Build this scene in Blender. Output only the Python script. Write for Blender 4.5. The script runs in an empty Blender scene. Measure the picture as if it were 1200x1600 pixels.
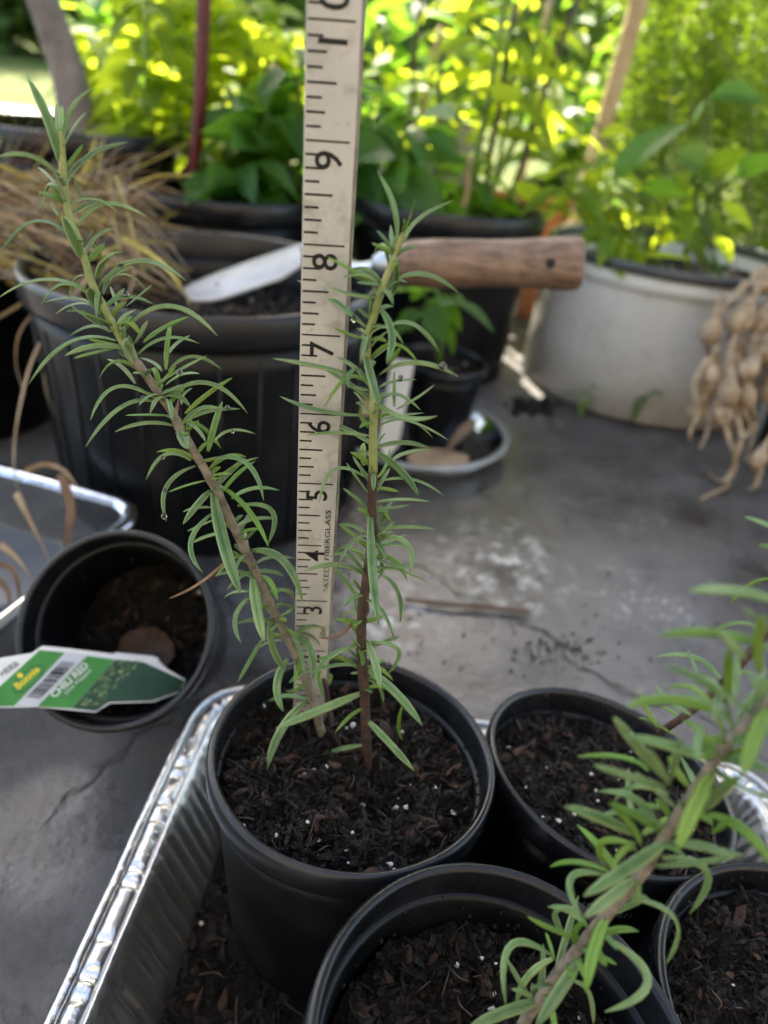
import bpy, math, random
import numpy as np
from mathutils import Vector, Matrix, Quaternion, noise

S = bpy.context.scene
COL = S.collection
rnd = random.Random(7)
npr = np.random.default_rng(11)
R = math.radians

# ------------------------------------------------------------------ camera
CAM_H, PITCH, ROLL, FPX = 0.35, R(31.0), R(6.5), 1109.0      # FPX: focal length in pixels of a 1200 x 1600 frame
CAM = Vector((0, 0, CAM_H))
FW = Vector((0, math.cos(PITCH), -math.sin(PITCH)))
_up = Vector((0, math.sin(PITCH), math.cos(PITCH)))
RI = Vector((1, 0, 0)) * math.cos(ROLL) + _up * math.sin(ROLL)
UP = -Vector((1, 0, 0)) * math.sin(ROLL) + _up * math.cos(ROLL)
cd = bpy.data.cameras.new('camera')
cam = bpy.data.objects.new('camera', cd); COL.objects.link(cam)
m = Matrix((RI, UP, -FW)).transposed().to_4x4(); m.translation = CAM
cam.matrix_world = m
cd.sensor_fit = 'VERTICAL'; cd.sensor_height = 36; cd.sensor_width = 27
cd.lens = 36 * FPX / 1600
cd.clip_start = 0.005; cd.clip_end = 2000
cd.dof.use_dof = True; cd.dof.focus_distance = 0.238; cd.dof.aperture_fstop = 6.9
S.camera = cam

# ------------------------------------------------------------------ sky, sun, exposure
SUN_EL, SUN_AZ = 49.0, -12.0            # azimuth measured from +Y, negative to the left
w = bpy.data.worlds.new('World'); S.world = w; w.use_nodes = True
nt = w.node_tree; bg = nt.nodes['Background']
sky = nt.nodes.new('ShaderNodeTexSky'); sky.sky_type = 'NISHITA'; sky.sun_disc = False
sky.sun_elevation = R(SUN_EL); sky.sun_rotation = R(SUN_AZ)
sky.air_density = 1.0; sky.dust_density = 2.0; sky.ozone_density = 1.0
nt.links.new(sky.outputs[0], bg.inputs[0]); bg.inputs[1].default_value = 0.15
sl = bpy.data.lights.new('sun', 'SUN'); sl.energy = 5.0; sl.angle = R(0.53); sl.color = (1.0, 0.95, 0.86)
sun = bpy.data.objects.new('sun', sl); COL.objects.link(sun)
sd = Vector((math.sin(R(SUN_AZ)) * math.cos(R(SUN_EL)), math.cos(R(SUN_AZ)) * math.cos(R(SUN_EL)), math.sin(R(SUN_EL))))
sun.rotation_euler = (-sd).to_track_quat('-Z', 'Y').to_euler(); sun.location = sd * 10
S.view_settings.view_transform = 'Standard'; S.view_settings.look = 'None'
S.view_settings.exposure = 2.15; S.view_settings.gamma = 1.0; S.view_settings.use_curve_mapping = False
S.view_settings.use_white_balance = True; S.view_settings.white_balance_temperature = 7200; S.view_settings.white_balance_tint = 9
S.render.engine = 'CYCLES'
S.cycles.use_denoising = True
try:
    S.cycles.denoiser = 'OPENIMAGEDENOISE'
except Exception:
    pass
S.cycles.use_adaptive_sampling = True; S.cycles.adaptive_threshold = 0.03
S.cycles.max_bounces = 7; S.cycles.diffuse_bounces = 2; S.cycles.glossy_bounces = 3
S.cycles.transmission_bounces = 6; S.cycles.transparent_max_bounces = 8
S.cycles.sample_clamp_indirect = 6.0; S.cycles.caustics_reflective = False; S.cycles.caustics_refractive = False

# ------------------------------------------------------------------ geometry of the photograph -> places in the room
def ray(x, y): return FW + RI * ((x - 600) / FPX) + UP * ((800 - y) / FPX)
def at_d(x, y, d): return CAM + ray(x, y) * d
def at_z(x, y, z):
    r = ray(x, y); return CAM + r * ((z - CAM_H) / r.z)
def at_y(x, y, Y):
    r = ray(x, y); return CAM + r * (Y / r.y)

# ------------------------------------------------------------------ helpers
def tag(o, label=None, cat=None, group=None, kind=None):
    for k, v in (('label', label), ('category', cat), ('group', group), ('kind', kind)):
        if v: o[k] = v
    return o

def empty(name, loc, label=None, cat=None, group=None):
    o = bpy.data.objects.new(name, None); COL.objects.link(o); o.location = loc; o.empty_display_size = 0.02
    return tag(o, label, cat, group)

def put(o, parent):
    if parent is not None:
        inv = Matrix.Identity(4); q = parent
        mw = Matrix.Translation(Vector(parent.get('_w', tuple(parent.location))))
        o.parent = parent; o.matrix_parent_inverse = mw.inverted()
    return o

def link(name, me, parent=None, mw=None):
    o = bpy.data.objects.new(name, me); COL.objects.link(o)
    if parent is not None:
        p = parent; loc = Vector((0, 0, 0))
        chain = []
        while p is not None: chain.append(p); p = p.parent
        loc = chain[-1].location if chain[-1].type == 'EMPTY' else Vector((0, 0, 0))
        o.parent = parent
        # every part is modelled in world coordinates; meshes sit at identity, thing Empties at their base
        if parent.type == 'EMPTY': o.matrix_parent_inverse = Matrix.Translation(-parent.location)
        else: o.matrix_parent_inverse = Matrix.Identity(4)
    if mw is not None: o.matrix_basis = mw
    return o

class MB:
    def __init__(s): s.v, s.f, s.m = [], [], []
    def add(s, vs, fs, mi=0):
        b = len(s.v); s.v.extend(tuple(q) for q in vs); s.f.extend(tuple(b + i for i in f) for f in fs); s.m.extend([mi] * len(fs)); return s
    def box(s, c, sz, M=None, mi=0):
        hx, hy, hz = sz[0] / 2, sz[1] / 2, sz[2] / 2; c = Vector(c)
        vs = [Vector((x, y, z)) for x in (-hx, hx) for y in (-hy, hy) for z in (-hz, hz)]
        vs = [c + (M @ q if M else q) for q in vs]
        return s.add(vs, [(0, 1, 3, 2), (4, 6, 7, 5), (0, 4, 5, 1), (2, 3, 7, 6), (0, 2, 6, 4), (1, 5, 7, 3)], mi)
    def tube(s, path, rad, n=8, mi=0, cap=True):
        path = [Vector(p) for p in path]; k = len(path)
        if not hasattr(rad, '__len__'): rad = [rad] * k
        t0 = (path[1] - path[0]).normalized(); ref = Vector((0, 0, 1)) if abs(t0.z) < 0.9 else Vector((1, 0, 0))
        u = t0.cross(ref).normalized(); vs = []
        for i, p in enumerate(path):
            t = (path[min(i + 1, k - 1)] - path[max(i - 1, 0)]).normalized()
            u = (u - t * u.dot(t)).normalized(); v = t.cross(u)
            for j in range(n):
                a = 2 * math.pi * j / n; vs.append(p + (u * math.cos(a) + v * math.sin(a)) * rad[i])
        fs = [(i * n + j, i * n + (j + 1) % n, (i + 1) * n + (j + 1) % n, (i + 1) * n + j) for i in range(k - 1) for j in range(n)]
        if cap: fs += [tuple(range(n))[::-1], tuple((k - 1) * n + j for j in range(n))]
        return s.add(vs, fs, mi)
    def lathe(s, prof, M=None, n=64, mi=0, wob=None):
        k = len(prof); vs = []
        for i, (r, z) in enumerate(prof):
            for j in range(n):
                a = 2 * math.pi * j / n
                rr = r * (1 + (wob(a, z) if wob else 0))
                q = Vector((rr * math.cos(a), rr * math.sin(a), z)); vs.append(M @ q if M else q)
        fs = [(i * n + j, i * n + (j + 1) % n, (i + 1) * n + (j + 1) % n, (i + 1) * n + j) for i in range(k - 1) for j in range(n)]
        return s.add(vs, fs, mi)
    def mesh(s, name, mats, smooth=True):
        me = bpy.data.meshes.new(name); me.from_pydata(s.v, [], s.f)
        for q in (mats if isinstance(mats, (list, tuple)) else [mats]): me.materials.append(q)
        if any(s.m): me.polygons.foreach_set('material_index', s.m)
        if smooth: me.polygons.foreach_set('use_smooth', [True] * len(s.f))
        me.update(); return me
    def build(s, name, mats, parent=None, smooth=True, sharp=None):
        me = s.mesh(name, mats, smooth)
        if sharp: me.set_sharp_from_angle(angle=R(sharp))
        return link(name, me, parent)

def np_mesh(name, V, F, mat, smooth=False):
    """V (n,3), F (k,3|4) arrays -> mesh, fast"""
    me = bpy.data.meshes.new(name); n, k = len(V), F.shape[1]
    me.vertices.add(n); me.vertices.foreach_set('co', V.astype(np.float32).ravel())
    me.loops.add(F.size); me.loops.foreach_set('vertex_index', F.astype(np.int32).ravel())
    me.polygons.add(len(F)); me.polygons.foreach_set('loop_start', np.arange(0, F.size, k, dtype=np.int32))
    me.polygons.foreach_set('use_smooth', np.full(len(F), smooth))
    me.materials.append(mat); me.update(calc_edges=True); return me

def rand_rot(n):
    q = npr.normal(size=(n, 4)); q /= np.linalg.norm(q, axis=1)[:, None]; a, b, c, d = q.T
    return np.stack([np.stack([1 - 2 * (c * c + d * d), 2 * (b * c - a * d), 2 * (b * d + a * c)], -1),
                     np.stack([2 * (b * c + a * d), 1 - 2 * (b * b + d * d), 2 * (c * d - a * b)], -1),
                     np.stack([2 * (b * d - a * c), 2 * (c * d + a * b), 1 - 2 * (b * b + c * c)], -1)], 1)

_g = (1 + 5 ** .5) / 2
ICO_V = np.array([(-1, _g, 0), (1, _g, 0), (-1, -_g, 0), (1, -_g, 0), (0, -1, _g), (0, 1, _g), (0, -1, -_g), (0, 1, -_g), (_g, 0, -1), (_g, 0, 1), (-_g, 0, -1), (-_g, 0, 1)]) / 1.902
ICO_F = np.array([(0, 11, 5), (0, 5, 1), (0, 1, 7), (0, 7, 10), (0, 10, 11), (1, 5, 9), (5, 11, 4), (11, 10, 2), (10, 7, 6), (7, 1, 8), (3, 9, 4), (3, 4, 2), (3, 2, 6), (3, 6, 8), (3, 8, 9), (4, 9, 5), (2, 4, 11), (6, 2, 10), (8, 6, 7), (9, 8, 1)])

def chunks(name, P, size, mat, parent=None, stretch=(1, 1, 1), flat=0.0, smooth=False):
    """angular crumbs of different sizes at the points P, one mesh"""
    n = len(P); P = np.asarray(P)
    V = ICO_V[None] * (1 + npr.uniform(-.38, .38, (n, 12, 1)))
    sc = np.asarray(size)[:, None] * npr.uniform(.6, 1.3, (n, 3)) * np.array(stretch)
    V = V * sc[:, None, :]
    V = np.einsum('nij,nvj->nvi', rand_rot(n), V)
    if flat: V[:, :, 2] *= (1 - flat)
    V = V + P[:, None, :]
    F = (ICO_F[None] + (np.arange(n) * 12)[:, None, None]).reshape(-1, 3)
    return link(name, np_mesh(name, V.reshape(-1, 3), F, mat, smooth), parent)

def spline(pts, n):
    """Catmull-Rom through pts"""
    pts = [Vector(p) for p in pts]
    if len(pts) == 2: return [pts[0].lerp(pts[1], i / (n - 1)) for i in range(n)]
    P = [pts[0] * 2 - pts[1]] + pts + [pts[-1] * 2 - pts[-2]]; out = []; k = len(pts) - 1
    for i in range(n):
        t = i / (n - 1) * k; j = min(int(t), k - 1); t -= j; a, b, c, d = P[j:j + 4]
        out.append(0.5 * ((2 * b) + (c - a) * t + (2 * a - 5 * b + 4 * c - d) * t * t + (3 * b - a - 3 * c + d) * t ** 3))
    return out

# ------------------------------------------------------------------ materials
def node_mat(name):
    mt = bpy.data.materials.new(name); mt.use_nodes = True
    nt = mt.node_tree; return mt, nt, nt.nodes['Principled BSDF'], nt.nodes['Material Output']

def ramp(nt, fac, stops):
    r = nt.nodes.new('ShaderNodeValToRGB'); e = r.color_ramp.elements
    while len(e) < len(stops): e.new(0.5)
    for q, (p, c) in zip(e, stops): q.position = p; q.color = (*c, 1) if len(c) == 3 else c
    nt.links.new(fac, r.inputs[0]); return r.outputs[0]

def tex(nt, kind, scale, detail=4, rough=0.55, coord='Object', vec=None, **kw):
    t = nt.nodes.new('ShaderNodeTex' + kind)
    if 'Scale' in t.inputs: t.inputs['Scale'].default_value = scale
    if 'Detail' in t.inputs: t.inputs['Detail'].default_value = detail
    if 'Roughness' in t.inputs: t.inputs['Roughness'].default_value = rough
    for k, v in kw.items(): setattr(t, k, v)
    if vec is None:
        c = nt.nodes.new('ShaderNodeTexCoord'); vec = c.outputs[coord]
    nt.links.new(vec, t.inputs['Vector']); return t

def bump(nt, h, strength, dist, normal=None):
    b = nt.nodes.new('ShaderNodeBump'); b.inputs['Strength'].default_value = strength; b.inputs['Distance'].default_value = dist
    nt.links.new(h, b.inputs['Height'])
    if normal is not None: nt.links.new(normal, b.inputs['Normal'])
    return b.outputs[0]

def math_n(nt, op, a, b=None, clamp=False):
    q = nt.nodes.new('ShaderNodeMath'); q.operation = op; q.use_clamp = clamp
    for i, v in enumerate((a, b)):
        if v is None: continue
        if isinstance(v, (int, float)): q.inputs[i].default_value = v
        else: nt.links.new(v, q.inputs[i])
    return q.outputs[0]

def mixc(nt, fac, a, b, mode='MIX'):
    q = nt.nodes.new('ShaderNodeMix'); q.data_type = 'RGBA'; q.blend_type = mode
    for i, v in ((0, fac), (6, a), (7, b)):
        if isinstance(v, (int, float)): q.inputs[i].default_value = v
        elif isinstance(v, tuple): q.inputs[i].default_value = (*v, 1) if len(v) == 3 else v
        else: nt.links.new(v, q.inputs[i])
    return q.outputs[2]

def simple(name, c1, c2, scale=20, rough=(0.4, 0.6), spec=0.5, metallic=0, bscale=None, bstr=0.3, bdist=0.001, detail=5, objrand=0.0):
    mt, nt, p, out = node_mat(name)
    n = tex(nt, 'Noise', scale, detail)
    col = ramp(nt, n.outputs['Fac'], [(0.32, c1), (0.68, c2)])
    if objrand:
        oi = nt.nodes.new('ShaderNodeObjectInfo')
        hs = nt.nodes.new('ShaderNodeHueSaturation')
        v = nt.nodes.new('ShaderNodeMapRange'); v.inputs['To Min'].default_value = 1 - objrand; v.inputs['To Max'].default_value = 1 + objrand
        nt.links.new(oi.outputs['Random'], v.inputs[0]); nt.links.new(v.outputs[0], hs.inputs['Value']); nt.links.new(col, hs.inputs['Color']); col = hs.outputs[0]
    nt.links.new(col, p.inputs['Base Color'])
    n2 = tex(nt, 'Noise', scale * 2.3, detail)
    mr = nt.nodes.new('ShaderNodeMapRange'); mr.inputs['From Min'].default_value = .3; mr.inputs['From Max'].default_value = .7
    mr.inputs['To Min'].default_value, mr.inputs['To Max'].default_value = rough
    nt.links.new(n2.outputs['Fac'], mr.inputs[0]); nt.links.new(mr.outputs[0], p.inputs['Roughness'])
    p.inputs['Specular IOR Level'].default_value = spec; p.inputs['Metallic'].default_value = metallic
    if bscale:
        b = tex(nt, 'Noise', bscale, 6); nt.links.new(bump(nt, b.outputs['Fac'], bstr, bdist), p.inputs['Normal'])
    return mt

def leaf_mat(name, c1, c2, trans, tcol, scale=60, rough=0.45, spec=0.4, bscale=300, bstr=.25, bdist=.0004, var=.18):
    mt, nt, p, out = node_mat(name)
    n = tex(nt, 'Noise', scale, 4)
    col = ramp(nt, n.outputs['Fac'], [(0.3, c1), (0.7, c2)])
    oi = nt.nodes.new('ShaderNodeObjectInfo'); hs = nt.nodes.new('ShaderNodeHueSaturation')
    v = nt.nodes.new('ShaderNodeMapRange'); v.inputs['To Min'].default_value = 1 - var; v.inputs['To Max'].default_value = 1 + var
    nt.links.new(oi.outputs['Random'], v.inputs[0]); nt.links.new(v.outputs[0], hs.inputs['Value'])
    h = nt.nodes.new('ShaderNodeMapRange'); h.inputs['To Min'].default_value = .485; h.inputs['To Max'].default_value = .515
    r2 = math_n(nt, 'FRACT', math_n(nt, 'MULTIPLY', oi.outputs['Random'], 7.31)); nt.links.new(r2, h.inputs[0]); nt.links.new(h.outputs[0], hs.inputs['Hue'])
    nt.links.new(col, hs.inputs['Color']); nt.links.new(hs.outputs[0], p.inputs['Base Color'])
    p.inputs['Roughness'].default_value = rough; p.inputs['Specular IOR Level'].default_value = spec
    b = tex(nt, 'Noise', bscale, 3); nb = bump(nt, b.outputs['Fac'], bstr, bdist); nt.links.new(nb, p.inputs['Normal'])
    if trans:
        tr = nt.nodes.new('ShaderNodeBsdfTranslucent'); tr.inputs[0].default_value = (*tcol, 1)
        mx = nt.nodes.new('ShaderNodeMixShader'); mx.inputs[0].default_value = trans
        nt.links.new(p.outputs[0], mx.inputs[1]); nt.links.new(tr.outputs[0], mx.inputs[2]); nt.links.new(mx.outputs[0], out.inputs[0])
    return mt

M = {}
M['leaf'] = leaf_mat('rosemary_leaf', (.070, .160, .046), (.185, .310, .115), .22, (.34, .54, .09), 150, rough=.36, spec=.55, bscale=900, bstr=.5)
M['leaf_young'] = leaf_mat('rosemary_young_leaf', (.14, .26, .045), (.22, .36, .07), .28, (.40, .60, .08), 90)
M['leaf_under'] = leaf_mat('rosemary_leaf_underside', (.20, .28, .14), (.28, .36, .20), .10, (.3, .45, .1), 120, rough=.7, spec=.2)
M['leaf_light'] = leaf_mat('rosemary_light_leaf', (.13, .24, .08), (.26, .39, .17), .20, (.38, .56, .12), 120, rough=.42, spec=.45, bscale=900, bstr=.5)
M['leaf_edge'] = leaf_mat('rosemary_leaf_margin', (.24, .35, .14), (.36, .46, .22), .14, (.35, .5, .1), 120, rough=.5, spec=.3)
M['leaf_dry'] = leaf_mat('dry_leaf', (.16, .08, .04), (.30, .18, .10), .0, (0, 0, 0), 90, rough=.7)
M['stem_green'] = simple('green_stem', (.20, .24, .07), (.34, .36, .14), 180, (.5, .7), bscale=700, bstr=.4, bdist=.0004)
M['stem_grey'] = simple('grey_brown_stem', (.10, .080, .058), (.27, .225, .165), 260, (.6, .85), bscale=600, bstr=.7, bdist=.0008)
M['stem_dark'] = simple('dark_bark_stem', (.028, .014, .010), (.09, .05, .033), 260, (.55, .8), bscale=600, bstr=.8, bdist=.0008)
def plastic(name, c1, c2, rough, spec):
    mt, nt, p, out = node_mat(name)
    n = tex(nt, 'Noise', 45, 5); col = ramp(nt, n.outputs['Fac'], [(.32, c1), (.68, c2)])
    d1 = tex(nt, 'Noise', 420, 3, .6); d2 = tex(nt, 'Noise', 16, 4, .6)
    specks = math_n(nt, 'MULTIPLY', ramp(nt, d1.outputs['Fac'], [(.66, (0, 0, 0)), (.73, (1, 1, 1))]), ramp(nt, d2.outputs['Fac'], [(.42, (0, 0, 0)), (.62, (1, 1, 1))]))
    film = math_n(nt, 'MULTIPLY', ramp(nt, d2.outputs['Fac'], [(.5, (0, 0, 0)), (.75, (1, 1, 1))]), .05)
    col = mixc(nt, math_n(nt, 'ADD', math_n(nt, 'MULTIPLY', specks, .30), film, True), col, (.16, .14, .12)); nt.links.new(col, p.inputs['Base Color'])
    r0 = math_n(nt, 'ADD', rough, math_n(nt, 'MULTIPLY', math_n(nt, 'SUBTRACT', d2.outputs['Fac'], .5), .5)); nt.links.new(math_n(nt, 'ADD', r0, math_n(nt, 'MULTIPLY', specks, .3)), p.inputs['Roughness'])
    p.inputs['Specular IOR Level'].default_value = spec
    sc = tex(nt, 'Noise', 260, 5, .6); nt.links.new(bump(nt, sc.outputs['Fac'], .18, .0005), p.inputs['Normal']); return mt
M['black'] = plastic('black_plastic', (.0020, .0024, .0034), (.0040, .0046, .0062), .34, .28)
M['black_rim'] = plastic('black_plastic_rim', (.004, .0046, .006), (.012, .013, .016), .28, .45)
M['soil'] = simple('dark_potting_soil', (.0020, .0015, .0013), (.0085, .0058, .0042), 300, (.45, .8), .22, bscale=900, bstr=1, bdist=.002)
M['crumb'] = simple('soil_crumb', (.0020, .0015, .0013), (.0150, .0092, .0060), 130, (.35, .75), .30, bscale=1200, bstr=.8, bdist=.001)
M['bark'] = simple('bark_chip', (.022, .010, .006), (.10, .045, .025), 260, (.45, .75), bscale=900, bstr=.8, bdist=.0008, objrand=.5)
M['perlite'] = simple('perlite', (.62, .58, .50), (.85, .83, .78), 400, (.6, .9), bscale=1500, bstr=.5, bdist=.0004)
M['fibre'] = simple('root_fibre', (.025, .015, .009), (.11, .068, .04), 200, (.6, .9))
def tape_mat():
    mt, nt, p, out = node_mat('worn_tape_vinyl')
    a = tex(nt, 'Noise', 130, 6, .6); b = tex(nt, 'Noise', 38, 5, .6); c = tex(nt, 'Noise', 700, 3, .6)
    col = ramp(nt, b.outputs['Fac'], [(.3, (.40, .385, .365)), (.5, (.53, .51, .48)), (.7, (.62, .585, .54))])
    col = mixc(nt, .7, col, ramp(nt, a.outputs['Fac'], [(.30, (.62, .58, .53)), (.46, (1, 1, 1))]), 'MULTIPLY')
    col = mixc(nt, .5, col, ramp(nt, c.outputs['Fac'], [(.28, (.5, .46, .42)), (.38, (1, 1, 1))]), 'MULTIPLY'); nt.links.new(col, p.inputs['Base Color'])
    p.inputs['Roughness'].default_value = .5; nt.links.new(bump(nt, a.outputs['Fac'], .15, .0004), p.inputs['Normal']); return mt
M['tape'] = tape_mat()
M['ink'] = simple('black_ink', (.008, .008, .008), (.02, .02, .02), 400, (.5, .6), .3)
M['lath'] = simple('weathered_lath', (.16, .13, .10), (.34, .29, .23), 160, (.6, .85), bscale=500, bstr=.5, bdist=.0006)
def bucket_mat():
    mt, nt, p, out = node_mat('grimy_white_plastic'); c = nt.nodes.new('ShaderNodeTexCoord')
    sx = nt.nodes.new('ShaderNodeSeparateXYZ'); nt.links.new(c.outputs['Object'], sx.inputs[0])
    n = tex(nt, 'Noise', 9, 6, .65); f = tex(nt, 'Noise', 70, 5, .6)
    lowz = nt.nodes.new('ShaderNodeMapRange'); lowz.inputs['From Min'].default_value = .075; lowz.inputs['From Max'].default_value = 0; nt.links.new(sx.outputs['Z'], lowz.inputs[0])
    g = math_n(nt, 'MULTIPLY', lowz.outputs[0], ramp(nt, n.outputs['Fac'], [(.36, (0, 0, 0)), (.62, (1, 1, 1))]))
    col = ramp(nt, n.outputs['Fac'], [(.3, (.50, .49, .45)), (.7, (.64, .63, .60))])
    col = mixc(nt, math_n(nt, 'MULTIPLY', g, .75), col, (.16, .13, .09))
    col = mixc(nt, .35, col, ramp(nt, f.outputs['Fac'], [(.34, (.55, .52, .46)), (.46, (1, 1, 1))]), 'MULTIPLY'); nt.links.new(col, p.inputs['Base Color'])
    p.inputs['Roughness'].default_value = .42; nt.links.new(bump(nt, f.outputs['Fac'], .08, .002), p.inputs['Normal']); return mt
M['white'] = bucket_mat()
M['steel'] = simple('brushed_steel', (.42, .43, .45), (.60, .61, .63), 60, (.28, .5), .5, metallic=.9, bscale=400, bstr=.1, bdist=.0004)

def foil_mat():
    mt, nt, p, out = node_mat('aluminium_foil')
    p.inputs['Metallic'].default_value = 1; p.inputs['Base Color'].default_value = (.62, .62, .61, 1)
    a = tex(nt, 'Noise', 90, 3); b = tex(nt, 'Voronoi', 120)
    n1 = bump(nt, a.outputs['Fac'], .5, .0022); n2 = bump(nt, b.outputs['Distance'], .25, .0012, n1)
    nt.links.new(n2, p.inputs['Normal'])
    c = tex(nt, 'Noise', 40, 5)
    mr = nt.nodes.new('ShaderNodeMapRange'); mr.inputs['To Min'].default_value = .20; mr.inputs['To Max'].default_value = .40
    nt.links.new(c.outputs['Fac'], mr.inputs[0]); nt.links.new(mr.outputs[0], p.inputs['Roughness'])
    return mt
M['foil'] = foil_mat()

def foil_dirty():
    mt, nt, p, out = node_mat('soiled_aluminium_foil')
    a = tex(nt, 'Noise', 70, 4); n1 = bump(nt, a.outputs['Fac'], .6, .003)
    nt.links.new(n1, p.inputs['Normal'])
    d = tex(nt, 'Noise', 38, 8, .7)
    dirt = ramp(nt, d.outputs['Fac'], [(.60, (0, 0, 0)), (.80, (1, 1, 1))])
    col = mixc(nt, dirt, (.78, .78, .76), (.07, .055, .04)); nt.links.new(col, p.inputs['Base Color'])
    inv = math_n(nt, 'SUBTRACT', 1.0, dirt); nt.links.new(inv, p.inputs['Metallic'])
    nt.links.new(math_n(nt, 'ADD', .42, math_n(nt, 'MULTIPLY', dirt, .3)), p.inputs['Roughness'])
    return mt
M['foil_dirty'] = foil_dirty()

def clear_mat(name, rough=.06, tint=(.93, .95, .96), haze=.06):
    mt, nt, p, out = node_mat(name)
    tr = nt.nodes.new('ShaderNodeBsdfTransparent'); tr.inputs[0].default_value = (*tint, 1)
    gl = nt.nodes.new('ShaderNodeBsdfGlossy'); gl.inputs['Roughness'].default_value = rough
    df = nt.nodes.new('ShaderNodeBsdfDiffuse'); df.inputs[0].default_value = (.6, .62, .63, 1)
    lw = nt.nodes.new('ShaderNodeFresnel'); lw.inputs[0].default_value = 1.55
    b = tex(nt, 'Noise', 55, 3); nb = bump(nt, b.outputs['Fac'], .25, .003); nt.links.new(nb, gl.inputs['Normal']); nt.links.new(nb, lw.inputs['Normal'])
    m0 = nt.nodes.new('ShaderNodeMixShader'); m0.inputs[0].default_value = haze
    nt.links.new(tr.outputs[0], m0.inputs[1]); nt.links.new(df.outputs[0], m0.inputs[2])
    m1 = nt.nodes.new('ShaderNodeMixShader'); nt.links.new(lw.outputs[0], m1.inputs[0])
    nt.links.new(m0.outputs[0], m1.inputs[1]); nt.links.new(gl.outputs[0], m1.inputs[2]); nt.links.new(m1.outputs[0], out.inputs[0])
    return mt
M['clear'] = clear_mat('clear_plastic')
M['clear_rim'] = clear_mat('clear_plastic_edge', .12, (.85, .88, .9), .5)
def drop_mat():
    mt, nt, p, out = node_mat('water'); p.inputs['Transmission Weight'].default_value = 1; p.inputs['IOR'].default_value = 1.33
    p.inputs['Roughness'].default_value = 0; p.inputs['Base Color'].default_value = (1, 1, 1, 1); return mt
M['water'] = drop_mat()

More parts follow.
